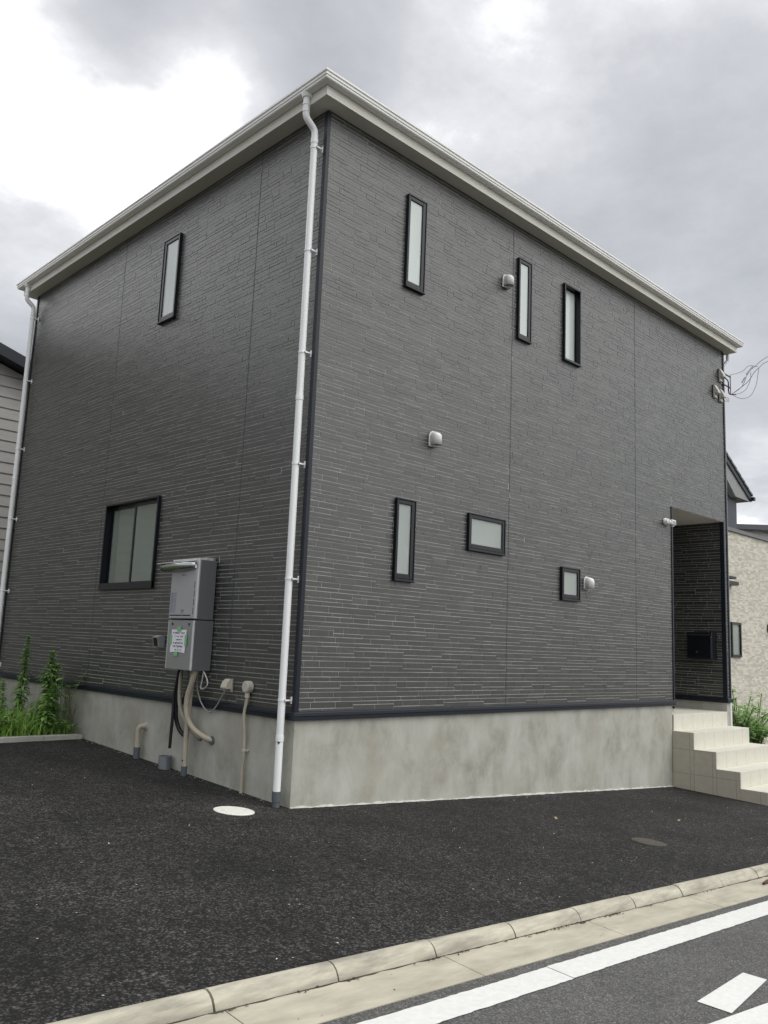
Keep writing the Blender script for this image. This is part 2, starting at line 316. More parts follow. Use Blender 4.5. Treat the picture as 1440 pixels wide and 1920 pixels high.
# ---------------------------------------------------------------- mesh helpers
class MB:
    def __init__(s): s.v = []; s.f = []; s.t = []; s.m = []; s.mi = 0; s.sm = []
    def face(s, pts, tone=0.5, smooth=False):
        b = len(s.v); s.v += [tuple(p) for p in pts]; s.f.append(tuple(range(b, b+len(pts)))); s.t.append(tone); s.m.append(s.mi); s.sm.append(smooth)
    def box(s, a, b):
        x0, x1 = sorted((a[0], b[0])); y0, y1 = sorted((a[1], b[1])); z0, z1 = sorted((a[2], b[2]))
        k = len(s.v)
        s.v += [(x0,y0,z0),(x1,y0,z0),(x1,y1,z0),(x0,y1,z0),(x0,y0,z1),(x1,y0,z1),(x1,y1,z1),(x0,y1,z1)]
        for q in ((0,3,2,1),(4,5,6,7),(0,1,5,4),(1,2,6,5),(2,3,7,6),(3,0,4,7)):
            s.f.append(tuple(k+i for i in q)); s.t.append(0.5); s.m.append(s.mi); s.sm.append(False)
    def loft(s, rings, cap=True, smooth=True, tone=0.5):
        k = len(s.v); n = len(rings[0])
        for r in rings: s.v += [tuple(p) for p in r]
        for i in range(len(rings)-1):
            for j in range(n):
                a = k+i*n+j; b = k+i*n+(j+1) % n
                s.f.append((a, b, b+n, a+n)); s.t.append(tone); s.m.append(s.mi); s.sm.append(smooth)
        if cap:
            s.face([s.v[k+j] for j in reversed(range(n))], tone); s.face([s.v[k+(len(rings)-1)*n+j] for j in range(n)], tone)
    def tube(s, path, r, n=12, cap=True, tone=0.5):
        P = [Vector(p) for p in path]; rs = r if isinstance(r, (list, tuple)) else [r]*len(P)
        rings = []; ref = None
        for i, p in enumerate(P):
            d = ((P[min(i+1, len(P)-1)]-p).normalized() + (p-P[max(i-1, 0)]).normalized())
            d = d.normalized() if d.length > 1e-6 else Vector((0, 0, 1))
            if ref is None: ref = Vector((1, 0, 0)) if abs(d.x) < 0.8 else Vector((0, 1, 0))
            a = (ref - d*ref.dot(d)).normalized(); ref = a; b = d.cross(a)
            rings.append([p + (a*math.cos(2*math.pi*j/n) + b*math.sin(2*math.pi*j/n))*rs[i] for j in range(n)])
        s.loft(rings, cap, True, tone)
    def prism(s, poly, f0, f1, smooth=False):
        """poly: list of 2D points; f0/f1 map a 2D point to the two end planes"""
        s.loft([[f0(p) for p in poly], [f1(p) for p in poly]], True, smooth)
    def build(s, name, material, parent=None):
        me = bpy.data.meshes.new(name); me.from_pydata(s.v, [], s.f)
        mats = material if isinstance(material, list) else [material]
        for q in mats: me.materials.append(MAT[q])
        me.polygons.foreach_set('material_index', s.m)
        me.polygons.foreach_set('use_smooth', s.sm)
        if any(abs(x-0.5) > 1e-6 for x in s.t):
            at = me.attributes.new('tone', 'FLOAT', 'FACE'); at.data.foreach_set('value', s.t)
        me.update()
        o = bpy.data.objects.new(name, me); C.objects.link(o)
        if parent is not None:
            o.parent = parent
        return o
def fix_normals(o):
    import bmesh
    bm = bmesh.new(); bm.from_mesh(o.data); bmesh.ops.recalc_face_normals(bm, faces=bm.faces); bm.to_mesh(o.data); bm.free(); return o
def bevel(o, w=0.004, seg=2):
    md = o.modifiers.new('bevel', 'BEVEL'); md.width = w; md.segments = seg; md.limit_method = 'ANGLE'; md.angle_limit = math.radians(40); return o
def origin(o, loc):
    """put a mesh's origin at loc (no parent) without moving its vertices"""
    loc = Vector(loc); o.data.transform(Matrix.Translation(-loc)); o.location = loc; return o
def tag(o, label, cat, group=None):
    o['label'] = label; o['category'] = cat
    if group: o['group'] = group
    return o
def thing(name, label, cat, loc, group=None):
    o = bpy.data.objects.new(name, None); C.objects.link(o); o.location = loc; o.empty_display_size = 0.1
    return tag(o, label, cat, group)
def part(mb, name, material, parent):
    """mesh authored in world coordinates, parented to a thing placed anywhere"""
    o = mb.build(name, material)
    base = Vector((0, 0, 0)); p = parent
    while p is not None: base += p.location; p = p.parent
    o.data.transform(Matrix.Translation(-base)); o.parent = parent
    return o
def struct(o): o['kind'] = 'structure'; return o
def smooth_path(pts, n=6):
    P = [Vector(p) for p in pts]; out = []
    for i in range(len(P)-1):
        p0 = P[max(i-1, 0)]; p1 = P[i]; p2 = P[i+1]; p3 = P[min(i+2, len(P)-1)]
        for k in range(n):
            t = k/n
            out.append(0.5*((2*p1) + (p2-p0)*t + (2*p0-5*p1+4*p2-p3)*t*t + (3*p1-p0-3*p2+p3)*t**3))
    out.append(P[-1]); return out

# ---------------------------------------------------------------- ground
def gz(x, y, a=-0.822):
    xs = max(-14, min(16, x)); ys = max(-12, min(14, y))
    return a - 0.0565*xs + 0.042*ys
ROAD = -0.877
def sheet(x0, x1, y0, y1, a, nx, ny, name, m_, dz=0.0):
    mb = MB()
    for i in range(nx):
        for j in range(ny):
            xa, xb = x0+(x1-x0)*i/nx, x0+(x1-x0)*(i+1)/nx; ya, yb = y0+(y1-y0)*j/ny, y0+(y1-y0)*(j+1)/ny
            mb.face([(xa, ya, gz(xa, ya, a)+dz), (xb, ya, gz(xb, ya, a)+dz), (xb, yb, gz(xb, yb, a)+dz), (xa, yb, gz(xa, yb, a)+dz)])
    return struct(mb.build(name, m_))
# one ground sheet out to the horizon (earth), then asphalt sheets on top
mb = MB()
xs = [-600, -60, -14, 0, 16, 60, 600]; ys = [-600, -60, -12, 0, 14, 60, 600]
for i in range(6):
    for j in range(6):
        q = [(xs[i], ys[j]), (xs[i+1], ys[j]), (xs[i+1], ys[j+1]), (xs[i], ys[j+1])]
        mb.face([(x, y, gz(x, y, -1.02)) for x, y in q])
struct(mb.build('ground', 'soil'))
sheet(-14, 14, -2.95, 12, -0.822, 4, 4, 'parking_lot', 'asphalt')
sheet(-14, 16, -12, -3.315, ROAD, 4, 2, 'road', 'road')

# kerb of rounded stones with a flat concrete gutter in front
KY0, KY1, KY2 = -2.95, -3.04, -3.315
kerb = MB(); gut = MB(); dirt = MB()
prof = [(-2.945, -0.12), (-2.945, 0.006), (-2.955, 0.012), (-2.975, 0.014), (-2.998, 0.006), (-3.018, -0.010), (-3.032, -0.034), (-3.042, -0.060), (-3.05, -0.12)]
x = -13.41
while x < 14:
    x1 = x+0.665
    g = 0.005
    j1 = random.uniform(-0.002, 0.002); j2 = random.uniform(-0.003, 0.003)
    rings = []
    for k in range(5):
        xx = x+g + (x1-x-2*g)*k/4
        sh = 0.997 if k in (0, 4) else 1.0
        rings.append([(xx, yy+j1, gz(xx, -2.97)+zz_*sh+j2+random.uniform(-.0006, .0006)) for yy, zz_ in prof])
    kerb.loft(rings, True, True)
    dirt.face([(x-0.006, -2.95, gz(x, -2.95)+0.004), (x+0.006, -2.95, gz(x, -2.95)+0.004), (x+0.006, -3.045, gz(x, -3.0)-0.06), (x-0.006, -3.045, gz(x, -3.0)-0.06)])
    x = x1
fix_normals(kerb.build('kerb', 'kerb')); struct(bpy.data.objects['kerb'])
x = -13.41+0.04
while x < 14:
    x1 = x+1.33/1
    g = 0.003
    gut.box((x+g, -3.047, -0.0), (x1-g, KY2, 0.0))
    # slab follows the fall of the street
    k = len(gut.v)-8
    for q in range(8):
        vx, vy, vz = gut.v[k+q]
        top = q >= 4
        gut.v[k+q] = (vx, vy, gz(vx, vy, ROAD)+(0.004 if top else -0.1) + (0.006 if (top and vy > -3.2) else 0))
    x = x1
struct(gut.build('gutter_channel', 'gutterstone')); struct(dirt.build('kerb_joint_dirt', 'dirt'))
gr_ = MB(); x = -12; w0 = .006
while x < 13:
    xn = x+random.uniform(.03, .12); w1 = max(.002, random.gauss(.007, .005))
    P_ = [(x, -3.046-w0), (xn, -3.046-w1), (xn, -3.044), (x, -3.044)]
    gr_.face([(p[0], p[1], gz(p[0], p[1], ROAD)+.0105) for p in P_]); x, w0 = xn, w1
struct(gr_.build('gutter_grime', 'dirt'))
# painted line and marks
def paint_quad(mb, pts, dz=0.004, n=12):
    a, b, c, d = [Vector((p[0], p[1], 0)) for p in pts]
    for i in range(n):
        t0, t1 = i/n, (i+1)/n
        q = [a.lerp(b, t0), a.lerp(b, t1), d.lerp(c, t1), d.lerp(c, t0)]
        mb.face([(p.x, p.y, gz(p.x, p.y, ROAD)+dz) for p in q])
def ragged(x0, x1, y0, y1, mb, step=0.03):
    x = x0; e0 = e1 = 0
    while x < x1:
        xn = min(x+step, x1); f0 = random.uniform(-.003, .003); f1 = random.uniform(-.003, .003)
        P_ = [(x, y0+e0), (xn, y0+f0), (xn, y1+f1), (x, y1+e1)]
        mb.face([(p[0], p[1], gz(p[0], p[1], ROAD)+0.004) for p in P_]); e0, e1 = f0, f1; x = xn
pl = MB(); ragged(-12, -0.995, -3.56, -3.395, pl); ragged(-0.988, 13, -3.555, -3.39, pl)
struct(pl.build('edge_line', 'paint'))
pm = MB(); paint_quad(pm, [(-0.67, -4.04), (0.0, -3.98), (0.02, -4.10), (-0.65, -4.20)])
paint_quad(pm, [(-1.6, -4.14), (0.8, -4.33), (0.8, -4.55), (-1.6, -4.36)])
struct(pm.build('road_marking', 'paint'))
# bed border and planting bed at the left
def bd(t): return Vector((-0.03, 4.07, 0)) + Vector((-0.944, -0.33, 0))*t
bb = MB(); nrm_ = Vector((-0.33, 0.944, 0))
t = 0.0
while t < 9:
    L_ = 0.6; j = random.uniform(-.012, .012)
    P4 = [bd(t+.004)+nrm_*j, bd(t+L_-.004)+nrm_*j, bd(t+L_-.004)+nrm_*(0.10+j), bd(t+.004)+nrm_*(0.10+j)]
    hz = 0.045+random.uniform(-.012, .008)
    bb.loft([[(p.x, p.y, gz(p.x, p.y)-.05) for p in P4], [(p.x, p.y, gz(p.x, p.y)+hz) for p in P4]], True, False)
    t += L_
MAT['border'] = mat('pale_border_concrete', (0.50, 0.49, 0.45), 0.85, var=0.2, vscale=(7, 7, 7))
struct(fix_normals(bb.build('bed_border', 'border')))
bed = MB()
for i in range(18):
    for j in range(10):
        def bp_(a, c):
            p = bd(a*0.5)+nrm_*(0.09+c*0.5); p.x = min(p.x, -0.004); return (p.x, p.y, gz(p.x, p.y)+0.03+0.02*math.sin(a*1.7+c))
        bed.face([bp_(i, j), bp_(i+1, j), bp_(i+1, j+1), bp_(i, j+1)])
struct(bed.build('planting_bed', 'soil'))

# ---------------------------------------------------------------- house geometry
W, D, H = 9.08, 7.10, 5.93
PX0, PX1, PZ1, PD = 7.14, 8.94, 2.905, 1.7   # porch opening and depth
front = lambda u, z, d: (u, -d, z)
side = lambda u, z, d: (-d, u, z)
def fbox(mb, F_, u0, u1, z0, z1, d0, d1): mb.box(F_(u0, z0, d0), F_(u1, z1, d1))
house = thing('house', 'two storey house clad in dark grey stone siding on a bare concrete base', 'house', (0, 0, -0.82))

def subtract(rects, hole):
    out = []
    h0, h1, k0, k1 = hole
    for (a, b, c, d) in rects:
        if b <= h0 or a >= h1 or d <= k0 or c >= k1: out.append((a, b, c, d)); continue
        if a < h0: out.append((a, h0, c, d))
        if b > h1: out.append((h1, b, c, d))
        m0, m1 = max(a, h0), min(b, h1)
        if c < k0: out.append((m0, m1, c, k0))
        if d > k1: out.append((m0, m1, k1, d))
    return out
ROWH = [('A', 88), ('B', 50), ('C', 55), ('D', 75), ('E', 52), ('F', 90), ('G', 62), ('H', 74), ('I', 90), ('J', 52), ('K', 60)]
UN = 0.507/748
def bricks(mb, F_, u0, u1, z0, z1, holes, seed, flip=False, gap=0.0062, depth=0.0030, ch=0.0018, lens=(0.17, 0.34)):
    rnd = random.Random(seed); z = 0.0; tiles = []
    def row(a, b, lo, hi):
        u = lo - rnd.uniform(0, 0.2)
        while u < hi:
            n_ = u + rnd.uniform(*lens)
            if hi-n_ < 0.05 and hi < u1-0.01: n_ = hi
            c0, c1 = max(u, lo), min(n_, hi)
            if c1-c0 > 0.012: tiles.append((c0, c1, a, b))
            u = n_
    while z < z1:
        i = 0
        while i < len(ROWH):
            k, h = ROWH[i]; h *= UN
            if k in 'AEI':
                h2 = ROWH[i+1][1]*UN; tot = h+h2; s = u0; sw = rnd.random() < 0.5
                while s < u1:
                    e_ = min(u1, s+rnd.uniform(0.38, 0.95))
                    if u1-e_ < 0.15: e_ = u1
                    hh = h if not sw else h2
                    row(z, z+hh, s, e_); row(z+hh, z+tot, s, e_)
                    s = e_; sw = not sw
                z += tot; i += 2
            else:
                row(z, z+h, u0, u1); z += h; i += 1
    for (a, b, c, d) in tiles:
        if c >= z1 or b <= u0 or a >= u1: continue
        rs = [(a, b, c, min(d, z1))]
        for h in holes: rs = subtract(rs, h)
        tone = min(1, max(0, rnd.gauss(0.5, 0.07))); dd = depth + rnd.uniform(-0.0015, 0.0015)
        for (a2, b2, c2, d2) in rs:
            a2 += gap*.38; b2 -= gap*.38; c2 += gap/2; d2 -= gap/2
            if b2-a2 < 0.008 or d2-c2 < 0.006: continue
            o4 = [(a2, c2), (b2, c2), (b2, d2), (a2, d2)]; i4 = [(a2+ch*.7, c2+ch*.5), (b2-ch*.7, c2+ch*.5), (b2-ch*.7, d2-ch), (a2+ch*.7, d2-ch)]
            O = [F_(u, zz_, 0.0) for u, zz_ in o4]; I = [F_(u, zz_, dd) for u, zz_ in i4]
            fs = [I] + [[O[k], O[(k+1) % 4], I[(k+1) % 4], I[k]] for k in range(4)]
            for f_ in fs: mb.face(f_ if not flip else f_[::-1], tone)

def backing(mb, F_, u0, u1, z0, z1, holes, flip=False):
    rs = [(u0, u1, z0, z1)]
    for h in holes: rs = subtract(rs, h)
    for (a, b, c, d) in rs:
        q = [F_(a, c, 0), F_(b, c, 0), F_(b, d, 0), F_(a, d, 0)]; mb.face(q if not flip else q[::-1])

# windows: (face, u0, u1, z0, z1, style)
WINS = [(front, 1.155, 1.448, 4.440, 5.506, 'sash', True), (front, 3.152, 3.420, 4.440, 5.500, 'sash', False),
        (front, 4.160, 4.546, 4.440, 5.510, 'fixed', False), (front, 1.155, 1.440, 1.290, 2.139, 'sash', True),
        (front, 2.305, 2.969, 1.724, 2.141, 'sash', False), (front, 4.148, 4.560, 1.292, 1.706, 'sash', False)]
SWINS = [(side, 2.690, 3.070, 4.430, 5.510, 'sash', False), (side, 2.680, 3.990, 1.174, 2.244, 'slide', False)]
fh = [(w_[1]+.012, w_[2]-.012, w_[3]+.012, w_[4]-.012) for w_ in WINS]
sh = [(w_[1]+.012, w_[2]-.012, w_[3]+.012, w_[4]-.012) for w_ in SWINS]
porch_hole = (PX0, PX1, -1, PZ1)
fseams = [3.072, 6.045]; sseams = [1.096, 4.15]
seamh = lambda L_: [(s-0.005, s+0.005, -1, 9) for s in L_]
mb = MB()
bricks(mb, front, 0.0, W, 0, H, fh+[porch_hole]+seamh(fseams)+[(PX0-.003, PX0+.003, PZ1, PZ1+.2)], 11)
mb.mi = 1; backing(mb, front, 0.0, W, 0, H, fh+[porch_hole])
part(mb, 'front_wall', ['brick', 'grout'], house)
mb = MB()
bricks(mb, side, 0.0, D, 0, H, sh+seamh(sseams), 23, flip=True)
mb.mi = 1; backing(mb, side, 0.0, D, 0, H, sh, flip=True)
part(mb, 'side_wall', ['brick', 'grout'], house)
# closed rear and right walls
mb = MB(); mb.box((W-.1, .003, 0), (W, D-.003, H-.02)); mb.box((.003, D-.1, 0), (W-.1, D, H-.02)); part(mb, 'rear_wall', 'brick', house)
mb = MB()
for F_, s in ((front, fseams[0]), (front, fseams[1]), (side, sseams[0]), (side, sseams[1])):
    mb = MB(); fbox(mb, F_, s-.005, s+.005, 0, H, 0.0005, 0.003); part(mb, 'sealant_joint', 'seam', house)
# porch recess: right inner wall, back wall, left inner wall, ceiling
mb = MB()
inr = lambda u, z, d: (PX1+0.01-d, u, z)
bricks(mb, inr, 0.03, PD, 0, PZ1, [], 31, flip=True, lens=(0.2, 0.42)); mb.mi = 1; backing(mb, inr, 0.0, PD, 0, PZ1, [], flip=True); mb.mi = 0
inl = lambda u, z, d: (PX0-0.02+d, u, z)
bricks(mb, inl, 0.03, PD, 0, PZ1, [], 32, lens=(0.2, 0.42)); mb.mi = 1; backing(mb, inl, 0.0, PD, 0, PZ1, []); mb.mi = 0
inb = lambda u, z, d: (u, PD-d, z)
bricks(mb, inb, PX0-.02, PX1+.01, 0, PZ1, [(7.45, 8.40, -1, 2.45)], 33, lens=(0.2, 0.42)); mb.mi = 1; backing(mb, inb, PX0-.02, PX1+.01, 0, PZ1, [(7.45, 8.40, -1, 2.45)])
part(mb, 'porch_wall', ['brick', 'grout'], house)
mb = MB(); mb.box((PX0-.02, 0.012, PZ1+.002), (PX1+.02, PD, PZ1+.05)); part(mb, 'porch_ceiling', 'fascia', house)
mb = MB(); mb.box((7.45, PD, -.2), (8.40, PD+.05, 2.45)); dr = part(mb, 'front_door', 'frame', house)
mb = MB(); mb.tube([(7.56, PD-.05, .75), (7.56, PD-.05, 1.5)], .015); mb.box((7.55, PD-.05, .8), (7.57, PD, .82)); mb.box((7.55, PD-.05, 1.43), (7.57, PD, 1.45)); part(mb, 'door_handle', 'chrome', dr)
# corner and opening trims
mb = MB()
T = 0.016
mb.prism([(-T, -T), (0.026, -T), (0.026, 0.002), (0.002, 0.002), (0.002, 0.034), (-T, 0.034)], lambda p: (p[0], p[1], 0.0), lambda p: (p[0], p[1], H-.03))
part(mb, 'corner_trim', 'trim', house)
mb = MB(); mb.box((W-.03, -.016, 0), (W+.014, .04, H-.02)); part(mb, 'corner_trim', 'trim', house)
mb = MB(); mb.box((-.016, D-.03, 0), (.04, D+.014, H-.02)); part(mb, 'corner_trim', 'trim', house)
mb = MB(); mb.box((PX0-.035, -.016, -.002), (PX0+.002, .04, PZ1+.002)); part(mb, 'opening_trim', 'trim', house)
mb = MB(); mb.box((PX1-.004, -.014, 0), (PX1+.022, .055, PZ1+.002)); part(mb, 'opening_trim', 'trim', house)
# base flashing: folded strip along the wall foot
mb = MB()
fp = [(0.0, 0.012), (0.026, 0.004), (0.032, -0.002), (0.034, -0.028), (0.030, -0.034), (0.030, -0.066), (0.0, -0.066)]
mb.prism(fp, lambda p: (-p[0], -p[0], p[1]), lambda p: (PX0+.0, -p[0], p[1]))
mb.prism(fp, lambda p: (-p[0], -p[0], p[1]), lambda p: (-p[0], D+.02, p[1]))
mb.prism(fp, lambda p: (PX1+.01-p[0], 0.0-p[0], p[1]), lambda p: (PX1+.01-p[0], PD, p[1]))
mb.prism(fp, lambda p: (PX1+.01-p[0], -p[0], p[1]), lambda p: (W+p[0], -p[0], p[1]))
mb.prism(fp, lambda p: (W+p[0], -p[0], p[1]), lambda p: (W+p[0], D, p[1]))
fix_normals(part(mb, 'base_flashing', 'trim', house))
# foundation
mb = MB()
mb.box((0, 0, -1.7), (7.075, .16, -.067)); mb.box((0.0, .16, -1.7), (.16, D, -.067))
mb.box((PX1+.012, 0, -1.7), (W, D, -.067)); mb.box((7.075, PD, -1.7), (PX1+.012, PD+.16, -.2)); mb.box((.16, D-.16, -1.7), (PX1, D, -.067))
bevel(part(mb, 'foundation', 'concrete', house), 0.006, 2)
mb = MB()   # pale mortar squeezed out along the foot of the base
x = 0.0; pz = 0.012; py = 0.012
while x < 7.07:
    xn = x+random.uniform(.03, .08); nz_ = max(.003, 0.013+random.uniform(-.009, .012)); ny = 0.014+random.uniform(-.010, .012)
    a, b = gz(x, 0), gz(xn, 0)
    mb.face([(x, -.0008, a+pz), (xn, -.0008, b+nz_), (xn, -ny, b+.001), (x, -py, a+.001)][::-1]); pz, py, x = nz_, ny, xn
part(mb, 'mortar_foot', 'mortar', house)
# soffit, fascia, gutter all round
d1, ZS, ZF, d2, ZG = 0.165, H, 6.03, 0.262, 6.115
mb = MB()
def ring_prism(mb, prof):
    """profile (outward distance, z) swept round the eaves with mitred corners"""
    cs = [((0, 0), (-1, -1)), ((W, 0), (1, -1)), ((W, D), (1, 1)), ((0, D), (-1, 1))]
    rings = [[(c[0]+s[0]*p[0], c[1]+s[1]*p[0], p[1]) for p in prof] for c, s in cs]
    rings.append(rings[0])
    mb.loft(rings, False, False)
ring_prism(mb, [(-.03, ZS), (d1, ZS), (d1, ZS+.012), (-.03, ZS+.012)]); fix_normals(part(mb, 'soffit', 'soffit', house))
mb = MB(); ring_prism(mb, [(d1-.012, ZS+.0), (d1+.010, ZS-.004), (d1+.010, ZF+.03), (d1-.012, ZF+.03)]); fix_normals(part(mb, 'fascia', 'fascia', house))
mb = MB(); ring_prism(mb, [(d1+.014, ZG-.01), (d1+.014, ZF), (d2-.016, ZF), (d2-.006, ZF+.010), (d2-.006, ZF+.028), (d2+.002, ZF+.034), (d2+.002, ZF+.060), (d2+.012, ZF+.066), (d2+.012, ZG), (d2-.004, ZG), (d2-.012, ZF+.03), (d1+.022, ZF+.012), (d1+.022, ZG-.01)])
fix_normals(part(mb, 'gutter', 'white', house))
# hip roof with stepped slate courses
mb = MB(); e0 = d1+.065; pitch_ = 0.30; n_c = 16
def hip(off, z): return [(-e0+off, -e0+off, z), (W+e0-off, -e0+off, z), (W+e0-off, D+e0-off, z), (-e0+off, D+e0-off, z)]
half = (D+2*e0)/2
for k in range(n_c):
    o0, o1 = half*k/n_c, half*(k+1)/n_c
    a = hip(o0, ZG-.005+o0*pitch_+.012); b = hip(min(o1, half-.001), ZG-.005+o1*pitch_); c = hip(o0, ZG-.010+o0*pitch_)
    for q in range(4):
        r = (q+1) % 4
        mb.face([a[q], a[r], b[r], b[q]]); mb.face([c[q], c[r], a[r], a[q]])
part(mb, 'roof', 'roof', house)

# ---- windows
def bars(mb, F_, u0, u1, z0, z1, wl, wr, wb, wt, d0, d1_):
    fbox(mb, F_, u0, u0+wl, z0, z1, d0, d1_); fbox(mb, F_, u1-wr, u1, z0, z1, d0, d1_)
    fbox(mb, F_, u0+wl, u1-wr, z0, z0+wb, d0, d1_-.0015); fbox(mb, F_, u0+wl, u1-wr, z1-wt, z1, d0, d1_-.0015)
def quad(mb, F_, u0, u1, z0, z1, d):
    q = [F_(u0, z0, d), F_(u1, z0, d), F_(u1, z1, d), F_(u0, z1, d)]
    mb.face(q if F_ is front else q[::-1])
def window(F_, u0, u1, z0, z1, style, handle):
    mb = MB(); lip = 0.013 if style != 'slide' else 0.024
    if style == 'fixed': lip = 0.02
    bars(mb, F_, u0, u1, z0, z1, lip, lip, lip+.008, lip, -.09, .042)
    fbox(mb, F_, u0-.006, u1+.006, z0-.008, z0+.004, -.01, .052)    # drip sill
    wn = bevel(part(mb, 'window', 'frame', house), .0025, 1)
    a, b, c, d = u0+lip, u1-lip, z0+lip+.008, z1-lip
    if style == 'sash':
        near_l = F_ is front
        mb = MB(); sw = 0.024; big = 0.046
        wl, wr = (sw, big) if F_ is front else (sw, big)
        if u1-u0 > .4: wl = wr = 0.038
        if F_ is side: wl, wr = .028, .046
        bars(mb, F_, a+.002, b-.002, c+.002, d-.002, wl, wr, .048, .040, -.04, .034)
        bevel(part(mb, 'sash', 'frame', wn), .003, 1)
        ga, gb, gc, gd = a+wl, b-wr, c+.048, d-.040
        mb = MB(); bars(mb, F_, ga, gb, gc, gd, .004, .004, .004, .004, .0, .024); part(mb, 'glazing_bead', 'black', wn)
        mb = MB(); quad(mb, F_, ga, gb, gc, gd, .018); part(mb, 'pane', 'frosted' if z0 > 3 else 'frosted_shaded', wn)
        mb = MB(); quad(mb, F_, ga-.03, gb+.03, gc-.03, gd+.03, -.075); part(mb, 'blind', 'blind', wn)
        if handle:
            mb = MB(); uu = gb-.02; zc = gc+(gd-gc)*.2
            mb.tube([F_(uu, zc, -.0), F_(uu, zc+.13, -.0)], .012); mb.tube([F_(uu, zc+.13, -.0), F_(uu-.03, zc+.13, -.02)], .012)
            part(mb, 'handle', 'lampwhite', wn)
        elif u1-u0 > .4:
            mb = MB(); uu = ga+.28*(gb-ga); fbox(mb, F_, uu-.06, uu+.06, gc+.0, gc+.02, -.03, .008); part(mb, 'handle', 'lampwhite', wn)
    elif style == 'fixed':
        mb = MB(); bars(mb, F_, a, b, c, d, .012, .012, .03, .012, -.08, -.032); part(mb, 'inner_frame', 'frame', wn)
        mb = MB(); quad(mb, F_, a+.008, b-.008, c+.02, d-.008, -.045); part(mb, 'pane', 'frosted', wn)
        mb = MB(); quad(mb, F_, a, b, c, d, -.12); part(mb, 'blind', 'blind', wn)
    else:
        mid = u0+(u1-u0)*.47
        for (s0, s1, dd) in ((mid, b, -.045), (a, mid+.03, -.012)):
            mb = MB(); wl, wr = .03, .03
            bars(mb, F_, s0, s1, c, d, .036, .036, .055, .045, dd-.022, dd); sa = part(mb, 'sash', 'frame', wn)
            mb = MB(); quad(mb, F_, s0+.036, s1-.036, c+.055, d-.045, dd-.010); part(mb, 'pane', 'glass', wn)
            mb = MB(); fbox(mb, F_, s1-.075, s1-.05, c+.05, d-.04, dd-.034, dd-.024); part(mb, 'inner_stile', 'hoodgrey', wn)
        fb = MB(); fbox(fb, F_, u0, u1, z0, z0+.075, .02, .04); part(fb, 'lower_rail', 'frame', wn)
        mb = MB(); quad(mb, F_, u0-.2, u1+.3, z0-.2, z1+.2, -.5); part(mb, 'room_wall', 'interior', wn)
        mb = MB(); mb.tube([F_(mid-.02, z0+.5, -.09), F_(mid-.02, z0+.58, -.09)], .014); part(mb, 'latch', 'lampwhite', wn)
for w_ in WINS+SWINS: window(*w_)

# ---- downpipes
def downpipe(y, zbot, brackets, socket, offset=0.0):
    mb = MB(); R = .034
    top = [(-.205, y+.012, ZF+.004), (-.205, y+.012, 5.83), (-.198, y+.01, 5.79), (-.165, y+.006, 5.755), (-.12, y+.003, 5.72), (-.095, y, 5.69), (-.088, y, 5.64), (-.088, y, zbot)]
    mb.tube(top, R, 16)
    mb.tube([(-.205, y+.012, ZF+.002), (-.205, y+.012, ZF-.035)], [.058, .046], 16)   # outlet funnel
    for z in (5.925, 5.85): mb.tube([(-.205, y+.012, z), (-.205, y+.012, z-.012)], R+.005, 16)
    for z in (5.60, 2.95, -.20): 
        if z > zbot: mb.tube([(-.088, y, z), (-.088, y, z-.05)], R+.004, 16)
    p = part(mb, 'downpipe', 'pipewhite', house)
    for z in brackets:
        mb = MB(); mb.tube([(-.088, y, z+.009), (-.088, y, z-.009)], R+.005, 16)
        mb.box((-.09, y-.052, z-.007), (-.0, y-.040, z+.007)); mb.box((-.09, y-.048, z-.007), (-.082, y-.03, z+.007))
        mb.box((-.018, y-.056, z-.032), (-.008, y-.034, z+.032))
        part(mb, 'bracket', 'pipewhite', p)
    if socket:
        mb = MB(); mb.tube([(-.088, y, zbot+.02), (-.088, y, zbot-.065)], .040, 16); mb.tube([(-.088, y, zbot-.065), (-.088, y, -.9)], .034, 16)
        part(mb, 'ground_socket', 'pvc', p)
        mb = MB(); c = Vector((-.088, y, -.25)); nv = Vector((CAM.x-c.x, CAM.y-c.y, 0)).normalized()
        # small diamond label wrapped on the front of the pipe
        vdir = Vector((-.75, -.66, 0)).normalized(); tg = Vector((0, 0, 1)).cross(vdir)
        for k in range(4):
            pass
        n_ = 8
        for i in range(n_):
            t0, t1 = -1+2*i/n_, -1+2*(i+1)/n_
            def P_(t, s): 
                ang = t*.5; dv = vdir*math.cos(ang)+tg*math.sin(ang); return c+dv*(R+.0015)+Vector((0, 0, s*(1-abs(t))*.026))
            mb.face([P_(t0, -1), P_(t1, -1), P_(t1, 1), P_(t0, 1)])
        part(mb, 'sticker', 'sticker', p)
downpipe(.088, -.70, [5.50, 4.41, 3.37, 2.28, 1.20, .11], True)
downpipe(7.03, -.55, [5.5, 4.48, 3.39, 2.30, 1.21, .12], False)
mb = MB(); mb.tube([(W+.2, -.0, ZF), (W+.2, .0, 5.82), (W+.11, .055, 5.7), (W+.11, .055, -1.0)], .03, 12); part(mb, 'downpipe', 'pipewhite', house)

